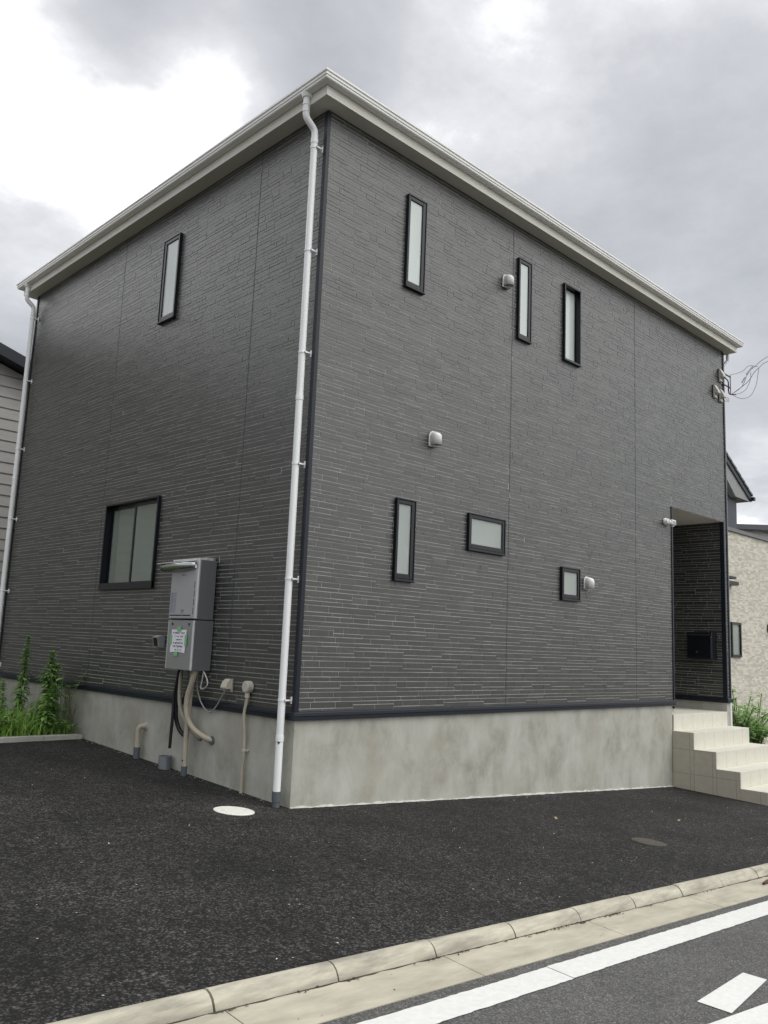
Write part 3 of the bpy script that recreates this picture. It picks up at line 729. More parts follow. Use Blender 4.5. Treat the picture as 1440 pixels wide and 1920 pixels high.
# ---------------------------------------------------------------- entrance steps
st = thing('entrance_steps', 'cream tiled entrance steps climbing to the dark porch opening', 'steps', (8.0, -.6, -1.25))
SX0, SX1 = 7.08, 9.0
lv = [(-.205, 0.0, PD), (-.43, -.325, 0.0), (-.663, -.65, -.325), (-.893, -.985, -.65), (-1.11, -1.35, -.985)]
for i, (z, yf, yb) in enumerate(lv):
    mb = MB()
    x0, x1 = (PX0-.02, PX1+.012) if i == 0 else (SX0, SX1+.0)
    xl = x0+.006
    mb.box((xl, yf, -1.75), (x1, yb-.001, z))
    o = part(mb, 'landing' if i == 0 else 'step', 'steps', st); bevel(o, .003, 1)
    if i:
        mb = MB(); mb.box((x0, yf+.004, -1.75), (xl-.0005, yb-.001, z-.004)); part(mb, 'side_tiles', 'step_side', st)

# ---------------------------------------------------------------- fixtures on the walls
def place(obj, loc): obj.location = loc
def vent(x, z, label, s=1.0):
    t = thing('vent_hood', label, 'vent hood', (x, -.010, z), 'stainless vent hoods on the front wall')
    mb = MB(); n = 20; ring = []
    for k in range(n):
        a = 2*math.pi*k/n; ring.append((math.cos(a)*.066*s, math.sin(a)*.066*s))
    pl_ = [(-.066*s, -.085*s), (.066*s, -.085*s)] + [(math.cos(math.pi*k/12)*.066*s, .02*s+math.sin(math.pi*k/12)*.066*s) for k in range(13)]
    mb.prism(pl_, lambda p: (x+p[0], -.010, z+p[1]), lambda p: (x+p[0], -.020, z+p[1]))
    fix_normals(part(mb, 'flange', 'steel', t))
    mb = MB(); rings = []; R = .052*s
    # hood: vertical half tube closed by a dome, open underneath
    for k in range(9):
        if k < 2: zz_, rr = z-.072*s+k*.088*s, R
        else:
            a = (k-1)/7*math.pi/2; zz_, rr = z+.016*s+math.sin(a)*.058*s, R*math.cos(a)+.0005
        rg = []
        for j in range(25):
            a = math.pi*j/24; rg.append((x+math.cos(a)*rr, -.020-.048*s*min(1, rr/R)-math.sin(a)*rr, zz_))
        rg = [(x+rr, -.018, zz_)] + rg + [(x-rr, -.018, zz_)]
        rings.append(rg)
    mb.loft(rings, False, True); hd = part(mb, 'hood', 'steel', t)
    sm = hd.modifiers.new('thickness', 'SOLIDIFY'); sm.thickness = .003
    mb = MB(); mb.box((x-.045*s, -.07, z-.092*s), (x+.045*s, -.020, z-.088*s)); part(mb, 'lip', 'steel', t)
    mb = MB(); mb.box((x-.035*s, -.024, z-.05*s), (x+.035*s, -.0205, z+.03*s)); part(mb, 'vent_opening', 'slot', t)
vent(2.915, 5.10, 'stainless vent hood high up, left of the narrow middle upper window')
vent(1.69, 2.865, 'stainless vent hood by itself mid wall above the tall lower window')
vent(4.745, 1.545, 'stainless vent hood right beside the small square window')

def cable_hood(x, z, label):
    t = thing('cable_hood', label, 'cable hood', (x, -.010, z), 'cable entry hoods near the right eaves')
    mb = MB(); pr_ = [(.0, .115), (.02, .115), (.085, .0), (.085, -.03), (.055, -.045), (.05, -.015), (.02, -.05), (.03, -.10), (.0, -.115)]
    mb.prism(pr_, lambda p: (x-.05, -.010-p[0], z+p[1]), lambda p: (x+.05, -.010-p[0], z+p[1]))
    fix_normals(part(mb, 'cover', 'hoodgrey', t))
    mb = MB(); mb.box((x-.058, -.013, z-.12), (x+.058, -.0095, z+.12)); part(mb, 'gasket', 'trim', t)
cable_hood(8.925, 5.45, 'grey cable entry hood highest of three, with black cables leaving it')
cable_hood(8.70, 5.11, 'grey cable entry hood at the left of the lower pair')
cable_hood(8.925, 5.09, 'grey cable entry hood with a loose coil of white wire under it')
tag(origin(MB.build((lambda m_: (m_.tube(smooth_path([(8.93, -.08, 5.05), (8.90, -.10, 4.99), (8.96, -.13, 4.98), (9.02, -.12, 5.03), (8.98, -.10, 5.07), (8.93, -.11, 5.02), (8.99, -.14, 4.99)]), .006, 6), m_)[1])(MB()), 'wire_coil', 'cream'), (8.93, -.08, 5.05)), 'loose coil of white wire hanging from a hood by the right corner', 'wire')

# service drop: bracket, anchor and cables
t = thing('cable_bracket', 'thin steel bracket on the right house corner carrying the power cables', 'bracket', (W, -.02, 5.4))
mb = MB()
for z in (5.53, 5.33): mb.box((W-.05, -.03, z-.009), (W+.25, -.012, z+.009))
mb.tube([(W+.24, -.022, 5.56), (W+.24, -.022, 5.22)], .008, 8); part(mb, 'arm', 'wire', t)
def cable(name, pts, r, label, group='power cables at the right house corner', m_='wire', n=8):
    mb = MB(); mb.tube(smooth_path(pts, n), r, 6); return tag(origin(mb.build(name, m_), pts[0]), label, 'cable', group)
A0 = Vector((W+.25, -.03, 5.23))
cable('power_cable', [(8.94, -.075, 5.42), (9.02, -.11, 5.36), (9.15, -.06, 5.24), (9.25, -.04, 5.20), (9.36, -.1, 5.21)], .011, 'thick black cable running from the top hood to the corner bracket')
cable('power_cable', [(9.30, -.05, 5.21), (9.50, -.15, 5.38), (9.62, -.2, 5.62), (9.78, -.25, 5.78), (10.4, -.5, 6.22), (13, -1.6, 7.6), (22, -5, 11)], .005, 'thin dark cable rising steeply from bracket to frame edge, upper strand')
cable('power_cable', [(9.32, -.05, 5.22), (9.62, -.2, 5.48), (9.85, -.3, 5.77), (10.4, -.5, 6.10), (13, -1.6, 7.25), (22, -5, 10)], .005, 'thin dark cable rising to the frame edge, lower strand')
cable('cable_loop', [(9.30, -.05, 5.20), (9.6, -.1, 5.19), (9.86, -.15, 5.30), (9.98, -.2, 5.50), (9.96, -.25, 5.70), (9.88, -.3, 5.78)], .004, 'widest slack loop of thin cable beside the corner bracket')
cable('cable_loop', [(9.30, -.05, 5.21), (9.50, -.1, 5.26), (9.68, -.15, 5.38), (9.74, -.2, 5.55), (9.72, -.22, 5.68)], .004, 'inner slack loop of thin cable beside the corner bracket')
cable('cable_loop', [(9.26, -.05, 5.55), (9.40, -.1, 5.60), (9.56, -.15, 5.68), (9.70, -.2, 5.80), (9.84, -.3, 5.80)], .004, 'short upper strand tying the bracket top to the cables')
mb = MB(); mb.tube([(9.60, -.2, 5.62), (9.74, -.25, 5.79)], .014, 8); mb.tube([(9.50, -.15, 5.45), (9.56, -.18, 5.55)], .011, 8)
tag(origin(mb.build('cable_clamp', 'cable'), (9.6, -.2, 5.62)), 'grey wrapped clamp where the cables meet off the house corner', 'clamp')
cable('overhead_wire', [(2.0, 40, 12.2), (30, 28, 16.5), (50, 18, 17.5)] and [(16, 1.5, 5.85), (30, 4, 10.9), (60, 8, 24)], .012, 'faint wire crossing the sky above the neighbouring roof', group='overhead wires', m_='wire')

# sensor lamp left of the porch
t = thing('security_light', 'white sensor light with two small heads left of the porch opening', 'light', (6.93, -.02, 2.63))
mb = MB(); mb.tube([(6.90, -.010, 2.645), (6.90, -.032, 2.645)], .052, 20); mb.tube([(6.90, -.032, 2.645), (6.90, -.07, 2.645)], [.046, .038], 20); part(mb, 'base', 'lampwhite', t)
mb = MB(); mb.box((6.93, -.115, 2.595), (7.06, -.045, 2.675)); o = part(mb, 'lamp_head', 'lampwhite', t); bevel(o, .012, 3)
mb = MB(); mb.tube([(6.90, -.07, 2.635), (6.97, -.08, 2.632)], .028, 14); mb.tube([(7.01, -.08, 2.596), (7.01, -.08, 2.575)], .022, 14); part(mb, 'sensor', 'lampwhite', t)
mb = MB(); mb.box((6.945, -.117, 2.60), (7.05, -.1145, 2.655)); part(mb, 'lens', 'labelfilm', t)

# mailbox in the porch
t = thing('mailbox', 'black wall mailbox with round silver lock inside the dark porch', 'mailbox', (8.86, .34, .62))
mb = MB(); mb.box((8.74, .14, .615), (8.938, .565, 1.055)); bevel(part(mb, 'box', 'mailbox', t), .008, 2)
mb = MB(); mb.box((8.727, .15, .64), (8.7385, .555, .99)); bevel(part(mb, 'door', 'mailbox', t), .004, 1)
mb = MB(); mb.tube([(8.726, .385, .735), (8.718, .385, .735)], .015, 16); part(mb, 'lock', 'chrome', t)
mb = MB(); mb.box((8.732, .16, 1.00), (8.7395, .545, 1.035)); part(mb, 'slot_flap', 'slot', t)

# water heater on the side wall
HX, HY0, HY1, HZ0, HZM, HZ1 = -.235, 1.385, 1.905, .300, .808, 1.435
t = thing('water_heater', 'silver gas water heater hanging on the side wall above beige pipes', 'water heater', (-.12, 1.64, .30))
mb = MB(); mb.box((HX+.02, HY0+.006, HZM+.004), (-.022, HY1-.006, HZ1-.012)); mb.box((-.022, HY0+.05, HZM), (-.008, HY1-.05, HZ1+.02)); bevel(part(mb, 'body', 'heater_side', t), .008, 2)
mb = MB(); mb.box((HX-.004, HY0, HZM+.010), (HX+.0195, HY1, HZ1)); bevel(part(mb, 'front_rim', 'edge', t), .008, 3)
mb = MB(); mb.box((HX-.012, HY0+.028, HZM+.014), (HX-.0045, HY1-.016, HZ1-.02)); fp_ = bevel(part(mb, 'front_panel', 'heater', t), .006, 3)
mb = MB(); mb.box((HX+.004, HY0+.008, HZ0), (-.012, HY1-.004, HZM-.004)); bevel(part(mb, 'pipe_cover', 'heater_side', t), .004, 2)
mb = MB(); mb.box((HX-.006, HY0+.012, HZ0+.002), (HX+.0035, HY1-.01, HZM-.008)); cp = bevel(part(mb, 'cover_panel', 'heater_low', t), .004, 2)
mb = MB(); mb.box((HX-.008, HY0+.010, HZ0+.002), (HX+.012, HY0+.036, HZM-.008)); bevel(part(mb, 'cover_edge', 'edge', t), .004, 2)
mb = MB(); mb.box((HX-.008, HY1-.03, HZ0+.002), (HX+.012, HY1-.010, HZM-.008)); bevel(part(mb, 'cover_edge', 'heater', t), .004, 2)
mb = MB()
for k in range(4): mb.box((HX-.0128, HY0+.036, .862+k*.088), (HX-.0118, HY0+.046, .932+k*.088))
mb.box((HX-.0135, HY0+.085, .846), (HX-.012, HY0+.245, .858)); mb.box((HX-.0135, HY0+.255, .846), (HX-.012, HY1-.03, .858))
part(mb, 'vent_slots', 'slot', t)
for yy in (HY0+.10, HY1-.10):
    mb = MB(); mb.tube([(HX-.0065, yy, HZM-.045), (HX-.012, yy, HZM-.045)], .012, 12); part(mb, 'screw', 'slot', t)
mb = MB(); mb.box((HX-.0128, HY1-.145, .872), (HX-.0119, HY1-.03, 1.09)); lf = part(mb, 'rating_label', 'labelfilm', t)
mb = MB(); rr_ = random.Random(4)
for r_ in range(22):      # unreadably small print
    z = 1.08-r_*.0092; 
    for c0, c1 in ((HY1-.075, HY1-.035), (HY1-.135, HY1-.085)):
        y = c1
        while y > c0:
            w1 = rr_.uniform(.003, .009)
            if rr_.random() < (.85 if c0 > HY1-.08 else .35): mb.box((HX-.0134, y-w1, z), (HX-.0129, y, z+.0055))
            y -= w1+.002
part(mb, 'fine_print', 'inkgrey', t)
mb = MB()
y = HY1-.215
for wdt in (.012, .004, .010, .010, .010, .004): mb.box((HX-.0130, y-wdt, 1.262), (HX-.0121, y, 1.275)); y -= wdt+.004
part(mb, 'maker_mark', 'inkgrey', t)
mb = MB(); yb_ = HY1-.25
mb.box((HX-.0130, yb_-.05, .905), (HX-.0121, yb_, .910)); mb.box((HX-.0130, yb_-.05, .888), (HX-.0121, yb_, .892)); mb.box((HX-.0130, yb_-.05, .892), (HX-.0121, yb_-.044, .905)); mb.box((HX-.0130, yb_-.006, .892), (HX-.0121, yb_, .905)); mb.box((HX-.0130, yb_-.045, .872), (HX-.0121, yb_-.005, .877))
part(mb, 'badge', 'slot', t)
# exhaust scoop: rounded duct that opens to the left
mb = MB(); rings = []
for k in range(9):
    q = k/8; y = HY0+.03 + q*(.56)
    depth = .012+.10*math.sin(min(1, q*1.6+.12)*math.pi/2); hz = .030+.022*min(1, q*2+.2); zc = 1.362-.006*q
    rg = []
    for j in range(15):
        a = -math.pi/2 + math.pi*j/14; rg.append((HX-.012-depth*max(0, math.cos(a))**.6, y-.01*math.cos(a), zc+hz*math.sin(a)))
    rings.append(rg)
mb.loft(rings, False, True)
sc_ = part(mb, 'exhaust_scoop', 'exhaust', t); sm = sc_.modifiers.new('thickness', 'SOLIDIFY'); sm.thickness = .004
mb = MB()
top_ = [(HY0+.06, .005), (HY0+.10, .045), (HY0+.22, .10), (HY0+.60, .135), (HY0+.575, .0)]
mb.prism(top_, lambda p: (HX-.008-p[1], p[0], 1.412-p[1]*.22), lambda p: (HX-.008-p[1], p[0], 1.418-p[1]*.22))
fix_normals(part(mb, 'exhaust_plate', 'edge', t))
mb = MB(); mb.box((-.10, HY0+.08, HZ1-.014), (-.01, HY0+.24, HZ1+.022)); part(mb, 'mounting_plate', 'hoodgrey', t)

# notice taped to the heater
NX = HX-.0085; n0, n1, nb, nt_ = 1.515, 1.805, .470, .705
t = thing('paper_notice', 'white paper notice taped to the heater cover with green tape', 'notice', (NX, 1.66, .47))
mb = MB(); cols = 8; rows = 8
def npt(i, j):
    u = i/cols; v_ = j/rows; y = n1+(n0-n1)*u+(.012*(1-v_)); z = nb+(nt_-nb)*v_; 
    return (NX-.0008-.004*math.sin(u*9+v_*3)*(1-v_)**2*.5-.0018*(math.sin(u*5)**2), y, z - (.010*math.sin(u*3.14))*(v_ == 0)*-1)
for i in range(cols):
    for j in range(rows): mb.face([npt(i, j), npt(i+1, j), npt(i+1, j+1), npt(i, j+1)], smooth=True)
part(mb, 'sheet', 'paper', t)
mb = MB(); rr_ = random.Random(9)
for z, c, wd, gs, big in ((.672, 1.665, .235, .017, 1), (.638, 1.655, .165, .015, 1), (.604, 1.66, .105, .017, .8), (.570, 1.66, .19, .013, .9), (.536, 1.668, .19, .012, .9), (.500, 1.655, .13, .013, .7)):
    y = c+wd/2
    while y > c-wd/2:
        # one small character: a few strokes
        for _ in range(rr_.choice((3, 4, 5))):
            a = y-rr_.uniform(0, gs*.7); zz_ = z+rr_.uniform(-.006, .006)*big
            if rr_.random() < .55: mb.box((NX-.0058, a-gs*.45, zz_), (NX-.0048, a, zz_+.0024))
            else: mb.box((NX-.0058, a-.0026, zz_-.006*big), (NX-.0048, a, zz_+.006*big))
        y -= gs*(1.9 if rr_.random() < .12 else 1)
part(mb, 'handwriting', 'ink', t)
for a in ((1.62, 1.695, .690, .738), (1.655, 1.725, .436, .482), (1.785, 1.825, .555, .650), (1.495, 1.537, .545, .655)):
    mb = MB(); mb.box((NX-.0075, a[0], a[2]), (NX-.0066, a[1], a[3])); part(mb, 'tape', 'tape', t)

# pipes below the heater
def pipe(name, pts, r, m_, label, cat='pipe', group='pipes under the water heater', extra=None, n=6, seg=14):
    mb = MB(); mb.tube(smooth_path(pts, n), r, seg)
    if extra is None: return tag(origin(mb.build(name, m_), pts[-1]), label, cat, group)
    tt = thing(name, label, cat, pts[-1], group); part(mb, 'pipe', m_, tt)
    for (nm, p0, p1, rr, mm) in extra:
        e_ = MB(); e_.tube([p0, p1] if nm != 'sleeve' else [(0.0, p0[1], p0[2]), (-.016, p0[1], p0[2])], rr, 18); part(e_, nm, mm, tt)
    return tt
pipe('drain_hose', [(-.12, 1.805, .32), (-.12, 1.84, .16), (-.12, 1.872, .0), (-.12, 1.868, -.18), (-.12, 1.874, -.36), (-.12, 1.878, -.51)], .016, 'black', 'straight black hose ending in mid air above the grey stub')
pipe('drain_hose', [(-.11, 1.80, .32), (-.10, 1.845, .14), (-.09, 1.87, -.04), (-.08, 1.872, -.18), (-.06, 1.86, -.27), (-.045, 1.82, -.335), (-.02, 1.765, -.375), (.01, 1.75, -.383)], .022, 'black', 'black pipe curving back into the concrete base', extra=[('sleeve', (-.004, 1.755, -.380), (-.022, 1.772, -.373), .029, 'pvc')])
pipe('water_pipe', [(-.10, 1.80, .32), (-.10, 1.80, .08), (-.10, 1.768, -.08), (-.09, 1.69, -.195), (-.06, 1.59, -.305), (-.02, 1.515, -.362), (.01, 1.49, -.38)], .021, 'beige2', 'greenish beige pipe passing behind the thick pipe into the base', extra=[('sleeve', (-.003, 1.50, -.373), (-.02, 1.517, -.361), .029, 'pvc')])
pipe('water_pipe', [(-.15, 1.44, .32), (-.15, 1.50, .18), (-.145, 1.57, .03), (-.14, 1.578, -.10), (-.12, 1.55, -.21), (-.09, 1.46, -.295), (-.04, 1.35, -.352), (.01, 1.28, -.375)], .028, 'beige', 'thickest beige pipe bending right into the concrete base', extra=[('sleeve', (-.002, 1.285, -.374), (-.02, 1.315, -.366), .042, 'pvc')])
pipe('drain_pipe', [(-.10, 1.57, .32), (-.10, 1.594, .02), (-.10, 1.604, -.18), (-.10, 1.613, -.37), (-.10, 1.603, -.66)], .026, 'beige', 'straight beige pipe going down into a grey ground socket', extra=[('ground_socket', (-.10, 1.603, -.655), (-.10, 1.607, -.80), .032, 'pvc'), ('weep_hole', (-.124, 1.603, -.60), (-.127, 1.60, -.60), .010, 'slot')], n=4)
pipe('power_lead', [(-.10, 1.45, .32), (-.06, 1.55, .18), (-.06, 1.484, .033), (-.05, 1.396, -.066), (-.05, 1.294, -.099), (-.05, 1.194, -.043), (-.05, 1.092, .074), (-.045, 1.045, .135)], .0075, 'cable', 'thin grey lead drooping from the heater to the outlet box', 'cable', None, n=8, seg=8)
pipe('wire_loop', [(-.09, 1.43, .32), (-.08, 1.36, .25), (-.08, 1.32, .18), (-.08, 1.37, .13), (-.08, 1.44, .13), (-.08, 1.42, .22), (-.08, 1.41, .32)], .007, 'hoodgrey', 'small loop of pale wire under the heater right corner', 'cable', None, n=6, seg=8)
mb = MB(); mb.box((-.05, 1.845, .005), (-.034, 1.90, .035)); mb.box((-.034, 1.86, .012), (-.02, 1.88, .028)); tag(origin(mb.build('pipe_clip', 'lampwhite'), (-.03, 1.87, .0)), 'tiny white clip on the base flashing behind the hoses', 'clip')
pipe('overflow_elbow', [(.01, 2.60, -.360), (-.03, 2.61, -.360), (-.058, 2.625, -.368), (-.07, 2.64, -.40), (-.07, 2.645, -.46), (-.07, 2.64, -.60)], .030, 'beige', 'short beige elbow pipe bending from the base to the asphalt', group=None,
     extra=[('ground_socket', (-.07, 2.64, -.585), (-.07, 2.64, -.76), .036, 'pvc'), ('collar', (-.0, 2.60, -.36), (-.008, 2.60, -.36), .042, 'hoodgrey')], n=5)
mb = MB(); R0, R1 = .066, .058
cx_, cy_ = -.09, 2.0
rg = lambda r, z: [(cx_+r*math.cos(2*math.pi*k/24), cy_+r*math.sin(2*math.pi*k/24), z) for k in range(24)]
mb.loft([rg(R0, -.85), rg(R0, -.602), rg(R1, -.602), rg(R1, -.74)], False, True); mb.face(rg(R1, -.739))
tag(origin(fix_normals(mb.build('drain_stub', 'pvc')), (cx_, cy_, -.75)), 'short open grey drain stub sticking out of the asphalt', 'drain pipe')

# weatherproof outlet
t = thing('outlet_box', 'cream weatherproof outlet box between the heater and round cap', 'outlet box', (0, 1.03, .18))
mb = MB(); mb.box((-.016, .975, .115), (-.008, 1.085, .245)); part(mb, 'back_plate', 'beige2', t)
mb = MB(); pf = [(-.016, .120), (-.016, .242), (-.036, .242), (-.070, .215), (-.088, .165), (-.085, .148), (-.03, .150)]
mb.prism(pf, lambda p: (p[0], .985, p[1]), lambda p: (p[0], 1.078, p[1])); bevel(fix_normals(part(mb, 'cover', 'cream', t)), .005, 2)
mb = MB(); mb.box((-.07, 1.02, .125), (-.035, 1.055, .149)); part(mb, 'plug', 'cable', t)
# round capped conduit
t = thing('conduit_box', 'round cream junction cap on top of a thin conduit pipe', 'junction box', (-.05, .70, -.79))
mb = MB(); mb.tube([(-.010, .690, .188), (-.066, .690, .188)], .056, 28); bevel(part(mb, 'cap', 'cream', t), .006, 3)
mb = MB(); mb.tube([(-.066, .690, .188), (-.073, .690, .188)], [.050, .047], 28); part(mb, 'cap_lid', 'hoodgrey', t)
mb = MB(); mb.tube(smooth_path([(-.035, .695, .14), (-.035, .695, .06), (-.042, .715, -.07), (-.035, .700, -.25), (-.035, .690, -.40), (-.035, .70, -.62), (-.035, .695, -.84)]), .0155, 12); part(mb, 'conduit', 'beige', t)
mb = MB(); mb.tube([(-.035, .695, .135), (-.035, .695, .085)], .024, 14); part(mb, 'coupling', 'cream', t)
mb = MB(); mb.tube([(-.035, .690, -.388), (-.035, .690, -.410)], .022, 14); mb.box((-.03, .655, -.408), (-.0, .69, -.390)); part(mb, 'saddle', 'cream', t)
# gas / outlet cover left of the heater
t = thing('socket_cover', 'small grey wall cover with dark open front left of the heater', 'outlet box', (0, 2.42, .57))
mb = MB(); pf = [(-.008, .505), (-.008, .635), (-.035, .640), (-.095, .622), (-.075, .512)]
mb.prism(pf, lambda p: (p[0], 2.34, p[1]), lambda p: (p[0], 2.46, p[1])); bevel(fix_normals(part(mb, 'cover', 'heater', t)), .004, 2)
mb = MB(); mb.prism([(-.0965, .612), (-.0785, .520), (-.0775, .520), (-.0955, .612)], lambda p: (p[0]-.001, 2.358, p[1]), lambda p: (p[0]-.001, 2.444, p[1])); fix_normals(part(mb, 'dark_front', 'slot', t))

# tiny black stopper beneath flashing by the steps
mb = MB(); mb.box((7.078, -.006, -.115), (7.10, -.03, -.085)); mb.box((7.086, -.006, -.17), (7.092, -.010, -.115)); tag(origin(mb.build('cable_stopper', 'black'), (7.09, -.01, -.115)), 'tiny black plug under the flashing beside the top step', 'plug')

# ---------------------------------------------------------------- lids in the asphalt
def lid(x, y, r, m_, label, detail=True):
    t = thing('manhole_cover', label, 'manhole cover', (x, y, gz(x, y)), None)
    mb = MB(); n = 36
    rings = []
    for rr, dz in ((r, -.004), (r, .005), (r-.008, .007), (r-.012, .004), (r-.018, .004), (r-.022, .007), (.001, .008)):
        rings.append([(x+rr*math.cos(2*math.pi*k/n), y+rr*math.sin(2*math.pi*k/n), gz(x+rr*math.cos(2*math.pi*k/n), y+rr*math.sin(2*math.pi*k/n))+dz) for k in range(n)])
    mb.loft(rings, False, False); part(mb, 'cover', m_, t)
    for s in (-1, 1):
        mb = MB(); cx, cy = x+s*r*.6, y-s*r*.1; mb.box((cx-.018, cy-.006, gz(cx, cy)+.0075), (cx+.018, cy+.006, gz(cx, cy)+.0095))
        part(mb, 'lifting_slot', 'dirt' if m_ != 'manhole_white' else 'hoodgrey', t)
lid(-.575, .022, .172, 'manhole_white', 'round white plastic manhole cover near the house corner')
lid(2.60, -2.03, .158, 'manhole_iron', 'round brownish iron cover flush in the middle of the asphalt')
lid(5.44, -2.12, .14, 'manhole_iron', 'round iron cover near the steps, cut by the frame edge')

# litter
lit = MB(); rl = random.Random(5)
def fleck(mb, x, y, z, s, tone=.5):
    a = rl.uniform(0, 6.28); pts = []
    for k in range(5):
        r = s*rl.uniform(.5, 1); pts.append((x+r*math.cos(a+k*1.256), y+r*.8*math.sin(a+k*1.256), z+rl.uniform(0, s*.5)))
    c = (x, y, z+s*.6)
    for k in range(5): mb.face([pts[k], pts[(k+1) % 5], c], tone)
for cx, sp, n in ((-2.03, .03, 8), (-1.55, .10, 6), (-1.45, .04, 6), (-1.27, .03, 8), (-.9, .05, 6), (-.62, .06, 10), (-.35, .07, 26), (-.10, .06, 24), (.18, .05, 18), (.30, .03, 8), (.68, .04, 10), (.86, .02, 4), (1.35, .02, 4), (1.62, .06, 12), (-2.3, .05, 5), (-2.7, .05, 6), (2.6, .1, 8), (3.4, .2, 8)):
    for _ in range(n):
        x = cx+rl.gauss(0, sp); y = -3.052-abs(rl.gauss(0, .012)); fleck(lit, x, y, gz(x, y, ROAD)+.012, rl.uniform(.005, .012))
for _ in range(14):
    x = rl.uniform(-2.6, 3); y = rl.uniform(-3.28, -3.08); fleck(lit, x, y, gz(x, y, ROAD)+.008, rl.uniform(.003, .007))
o = lit.build('dead_leaves', 'leafbrown'); o['kind'] = 'stuff'; tag(o, 'brown leaf crumbs gathered along the foot of the kerb', 'leaf litter')
lit = MB()
for _ in range(110):
    x = rl.uniform(-3.5, 7); y = rl.uniform(-2.9, 3.5)
    if y > -.04 and x > -.06: y = rl.uniform(-2.9, -.1)
    fleck(lit, x, y, gz(x, y)+.001, rl.uniform(.003, .009))
for _ in range(60):       # crumbs against the wall foot
    x = rl.uniform(.0, 7); fleck(lit, x, -abs(rl.gauss(.02, .03))-.01, gz(x, 0)+.001, rl.uniform(.003, .008))
for _ in range(60):
    y = rl.uniform(.2, 4); x = -abs(rl.gauss(.02, .05))-.01; fleck(lit, x, y, gz(x, y)+.001, rl.uniform(.003, .009))
o = lit.build('stone_chips', 'chip'); o['kind'] = 'stuff'; tag(o, 'scattered pale stone chips on the dark asphalt', 'stone chips')
for x, y, s, lb in ((2.55, -1.05, .035, 'pale curled dry leaf on the asphalt in front of the base'), (4.15, -1.55, .03, 'small dry leaf on the asphalt nearer the steps')):
    mb = MB(); fleck(mb, x, y, gz(x, y)+.004, s); tag(origin(mb.build('dry_leaf', 'leafpale'), (x, y, gz(x, y))), lb, 'leaf')
mb = MB(); mb.tube([(2.32, -3.17, gz(2.3, -3.17, ROAD)+.018), (2.43, -3.16, gz(2.43, -3.16, ROAD)+.024), (2.55, -3.18, gz(2.55, -3.18, ROAD)+.016)], [.010, .015, .008], 6); tag(origin(mb.build('wood_scrap', 'leafbrown'), (2.43, -3.17, gz(2.43, -3.17, ROAD))), 'short brown wood scrap lying on the pale gutter', 'scrap')

# ---------------------------------------------------------------- plants
def blade(mb, x, y, z, h, w, lean, ang, tone, n=3):
    dx, dy = math.cos(ang), math.sin(ang); px, py = -dy, dx; prev = None
    for k in range(n+1):
        t = k/n; b = lean*t*t; ww = w*(1-t)**.7+.0004
        zz_ = z+h*(t-.25*t*t*lean/h if h else t)
        c = (x+dx*b, y+dy*b, zz_); cur = ((c[0]-px*ww, c[1]-py*ww, c[2]), (c[0]+px*ww, c[1]+py*ww, c[2]))
        if prev: mb.face([prev[0], prev[1], cur[1], cur[0]], tone)
        prev = cur
gr = MB(); rg_ = random.Random(3)
def bedpos(t, c): p = bd(t)+nrm_*c; return p
cnt = 0
while cnt < 8000:
    tt = abs(rg_.gauss(0, 1.6)) if rg_.random() < .7 else rg_.uniform(0, 6); c = rg_.uniform(.10, 3.4); p = bedpos(tt, c)
    if p.x > -.03: continue
    if p.x < -3.4: continue
    z = gz(p.x, p.y)+.02; edge = min(1, c/.5)
    clump = .5+.5*math.sin(p.x*7+1.3)*math.sin(p.y*5+.4)
    h = rg_.uniform(.10, .24)+.34*clump*edge*rg_.random()
    tone = min(1, max(0, .35+.35*clump*rg_.random()+.4*rg_.random()))
    blade(gr, p.x, p.y, z, h, rg_.uniform(.003, .009), rg_.uniform(.05, .40)*(h/.25), rg_.uniform(0, 6.28), tone, 4); cnt += 1
o = gr.build('grass', 'grass'); o['kind'] = 'stuff'; tag(o, 'bright green grass growing in the bed beside the house', 'grass')
def leaf(mb, base, dirv, up, L_, w_, tone, droop=.35):
    d = Vector(dirv).normalized(); s = d.cross(Vector(up)); s = s.normalized() if s.length > 1e-4 else Vector((1, 0, 0))
    b = Vector(base); pts = [(0, .0), (.35, 1), (.7, .75), (1, .02)]; prev = None
    for t, ww in pts:
        c = b+d*L_*t-Vector((0, 0, droop*L_*t*t)); cur = (c-s*w_*ww, c+s*w_*ww)
        if prev: mb.face([prev[0], prev[1], cur[1], cur[0]], tone)
        prev = cur
def tall_weed(x, y, ztop, label, seed, n=150, L_=.12, w_=.012, lean=.05, bushy=1.0):
    r = random.Random(seed); z0 = gz(x, y); h = ztop-z0
    t = thing('tall_weed', label, 'weed', (x, y, z0), 'tall weeds in the bed')
    path = [(x+lean*(k/8)**2, y+.01*math.sin(k), z0+h*k/8*.97) for k in range(9)]
    mb = MB(); mb.tube(path, [.010-.0009*k for k in range(9)], 8); part(mb, 'stem', 'stem', t)
    mb = MB()
    for i in range(n):
        q = .10+.90*(i/n)**1.05; k = min(7, int(q*8)); fr = q*8-k; a = Vector(path[k]).lerp(Vector(path[min(8, k+1)]), fr)
        ang = i*2.4+r.uniform(-.3, .3); el_ = r.uniform(-.15, .45)+.35*q
        ln = L_*(.80+.2*math.sin(q*17+seed))*(1.0-.55*max(0, q-.62)/.38)*r.uniform(.55, 1.2)*bushy
        leaf(mb, a, (math.cos(ang), math.sin(ang), el_), (0, 0, 1), ln, w_*r.uniform(.8, 1.2), min(1, max(0, r.gauss(.35+.3*q, .22))), droop=.6-.3*q)
    part(mb, 'leaves', 'weed', t)
tall_weed(-.50, 4.90, .60, 'tallest upright weed, narrow and leafy, second from the left edge', 1, 480, .15, .021, .03)
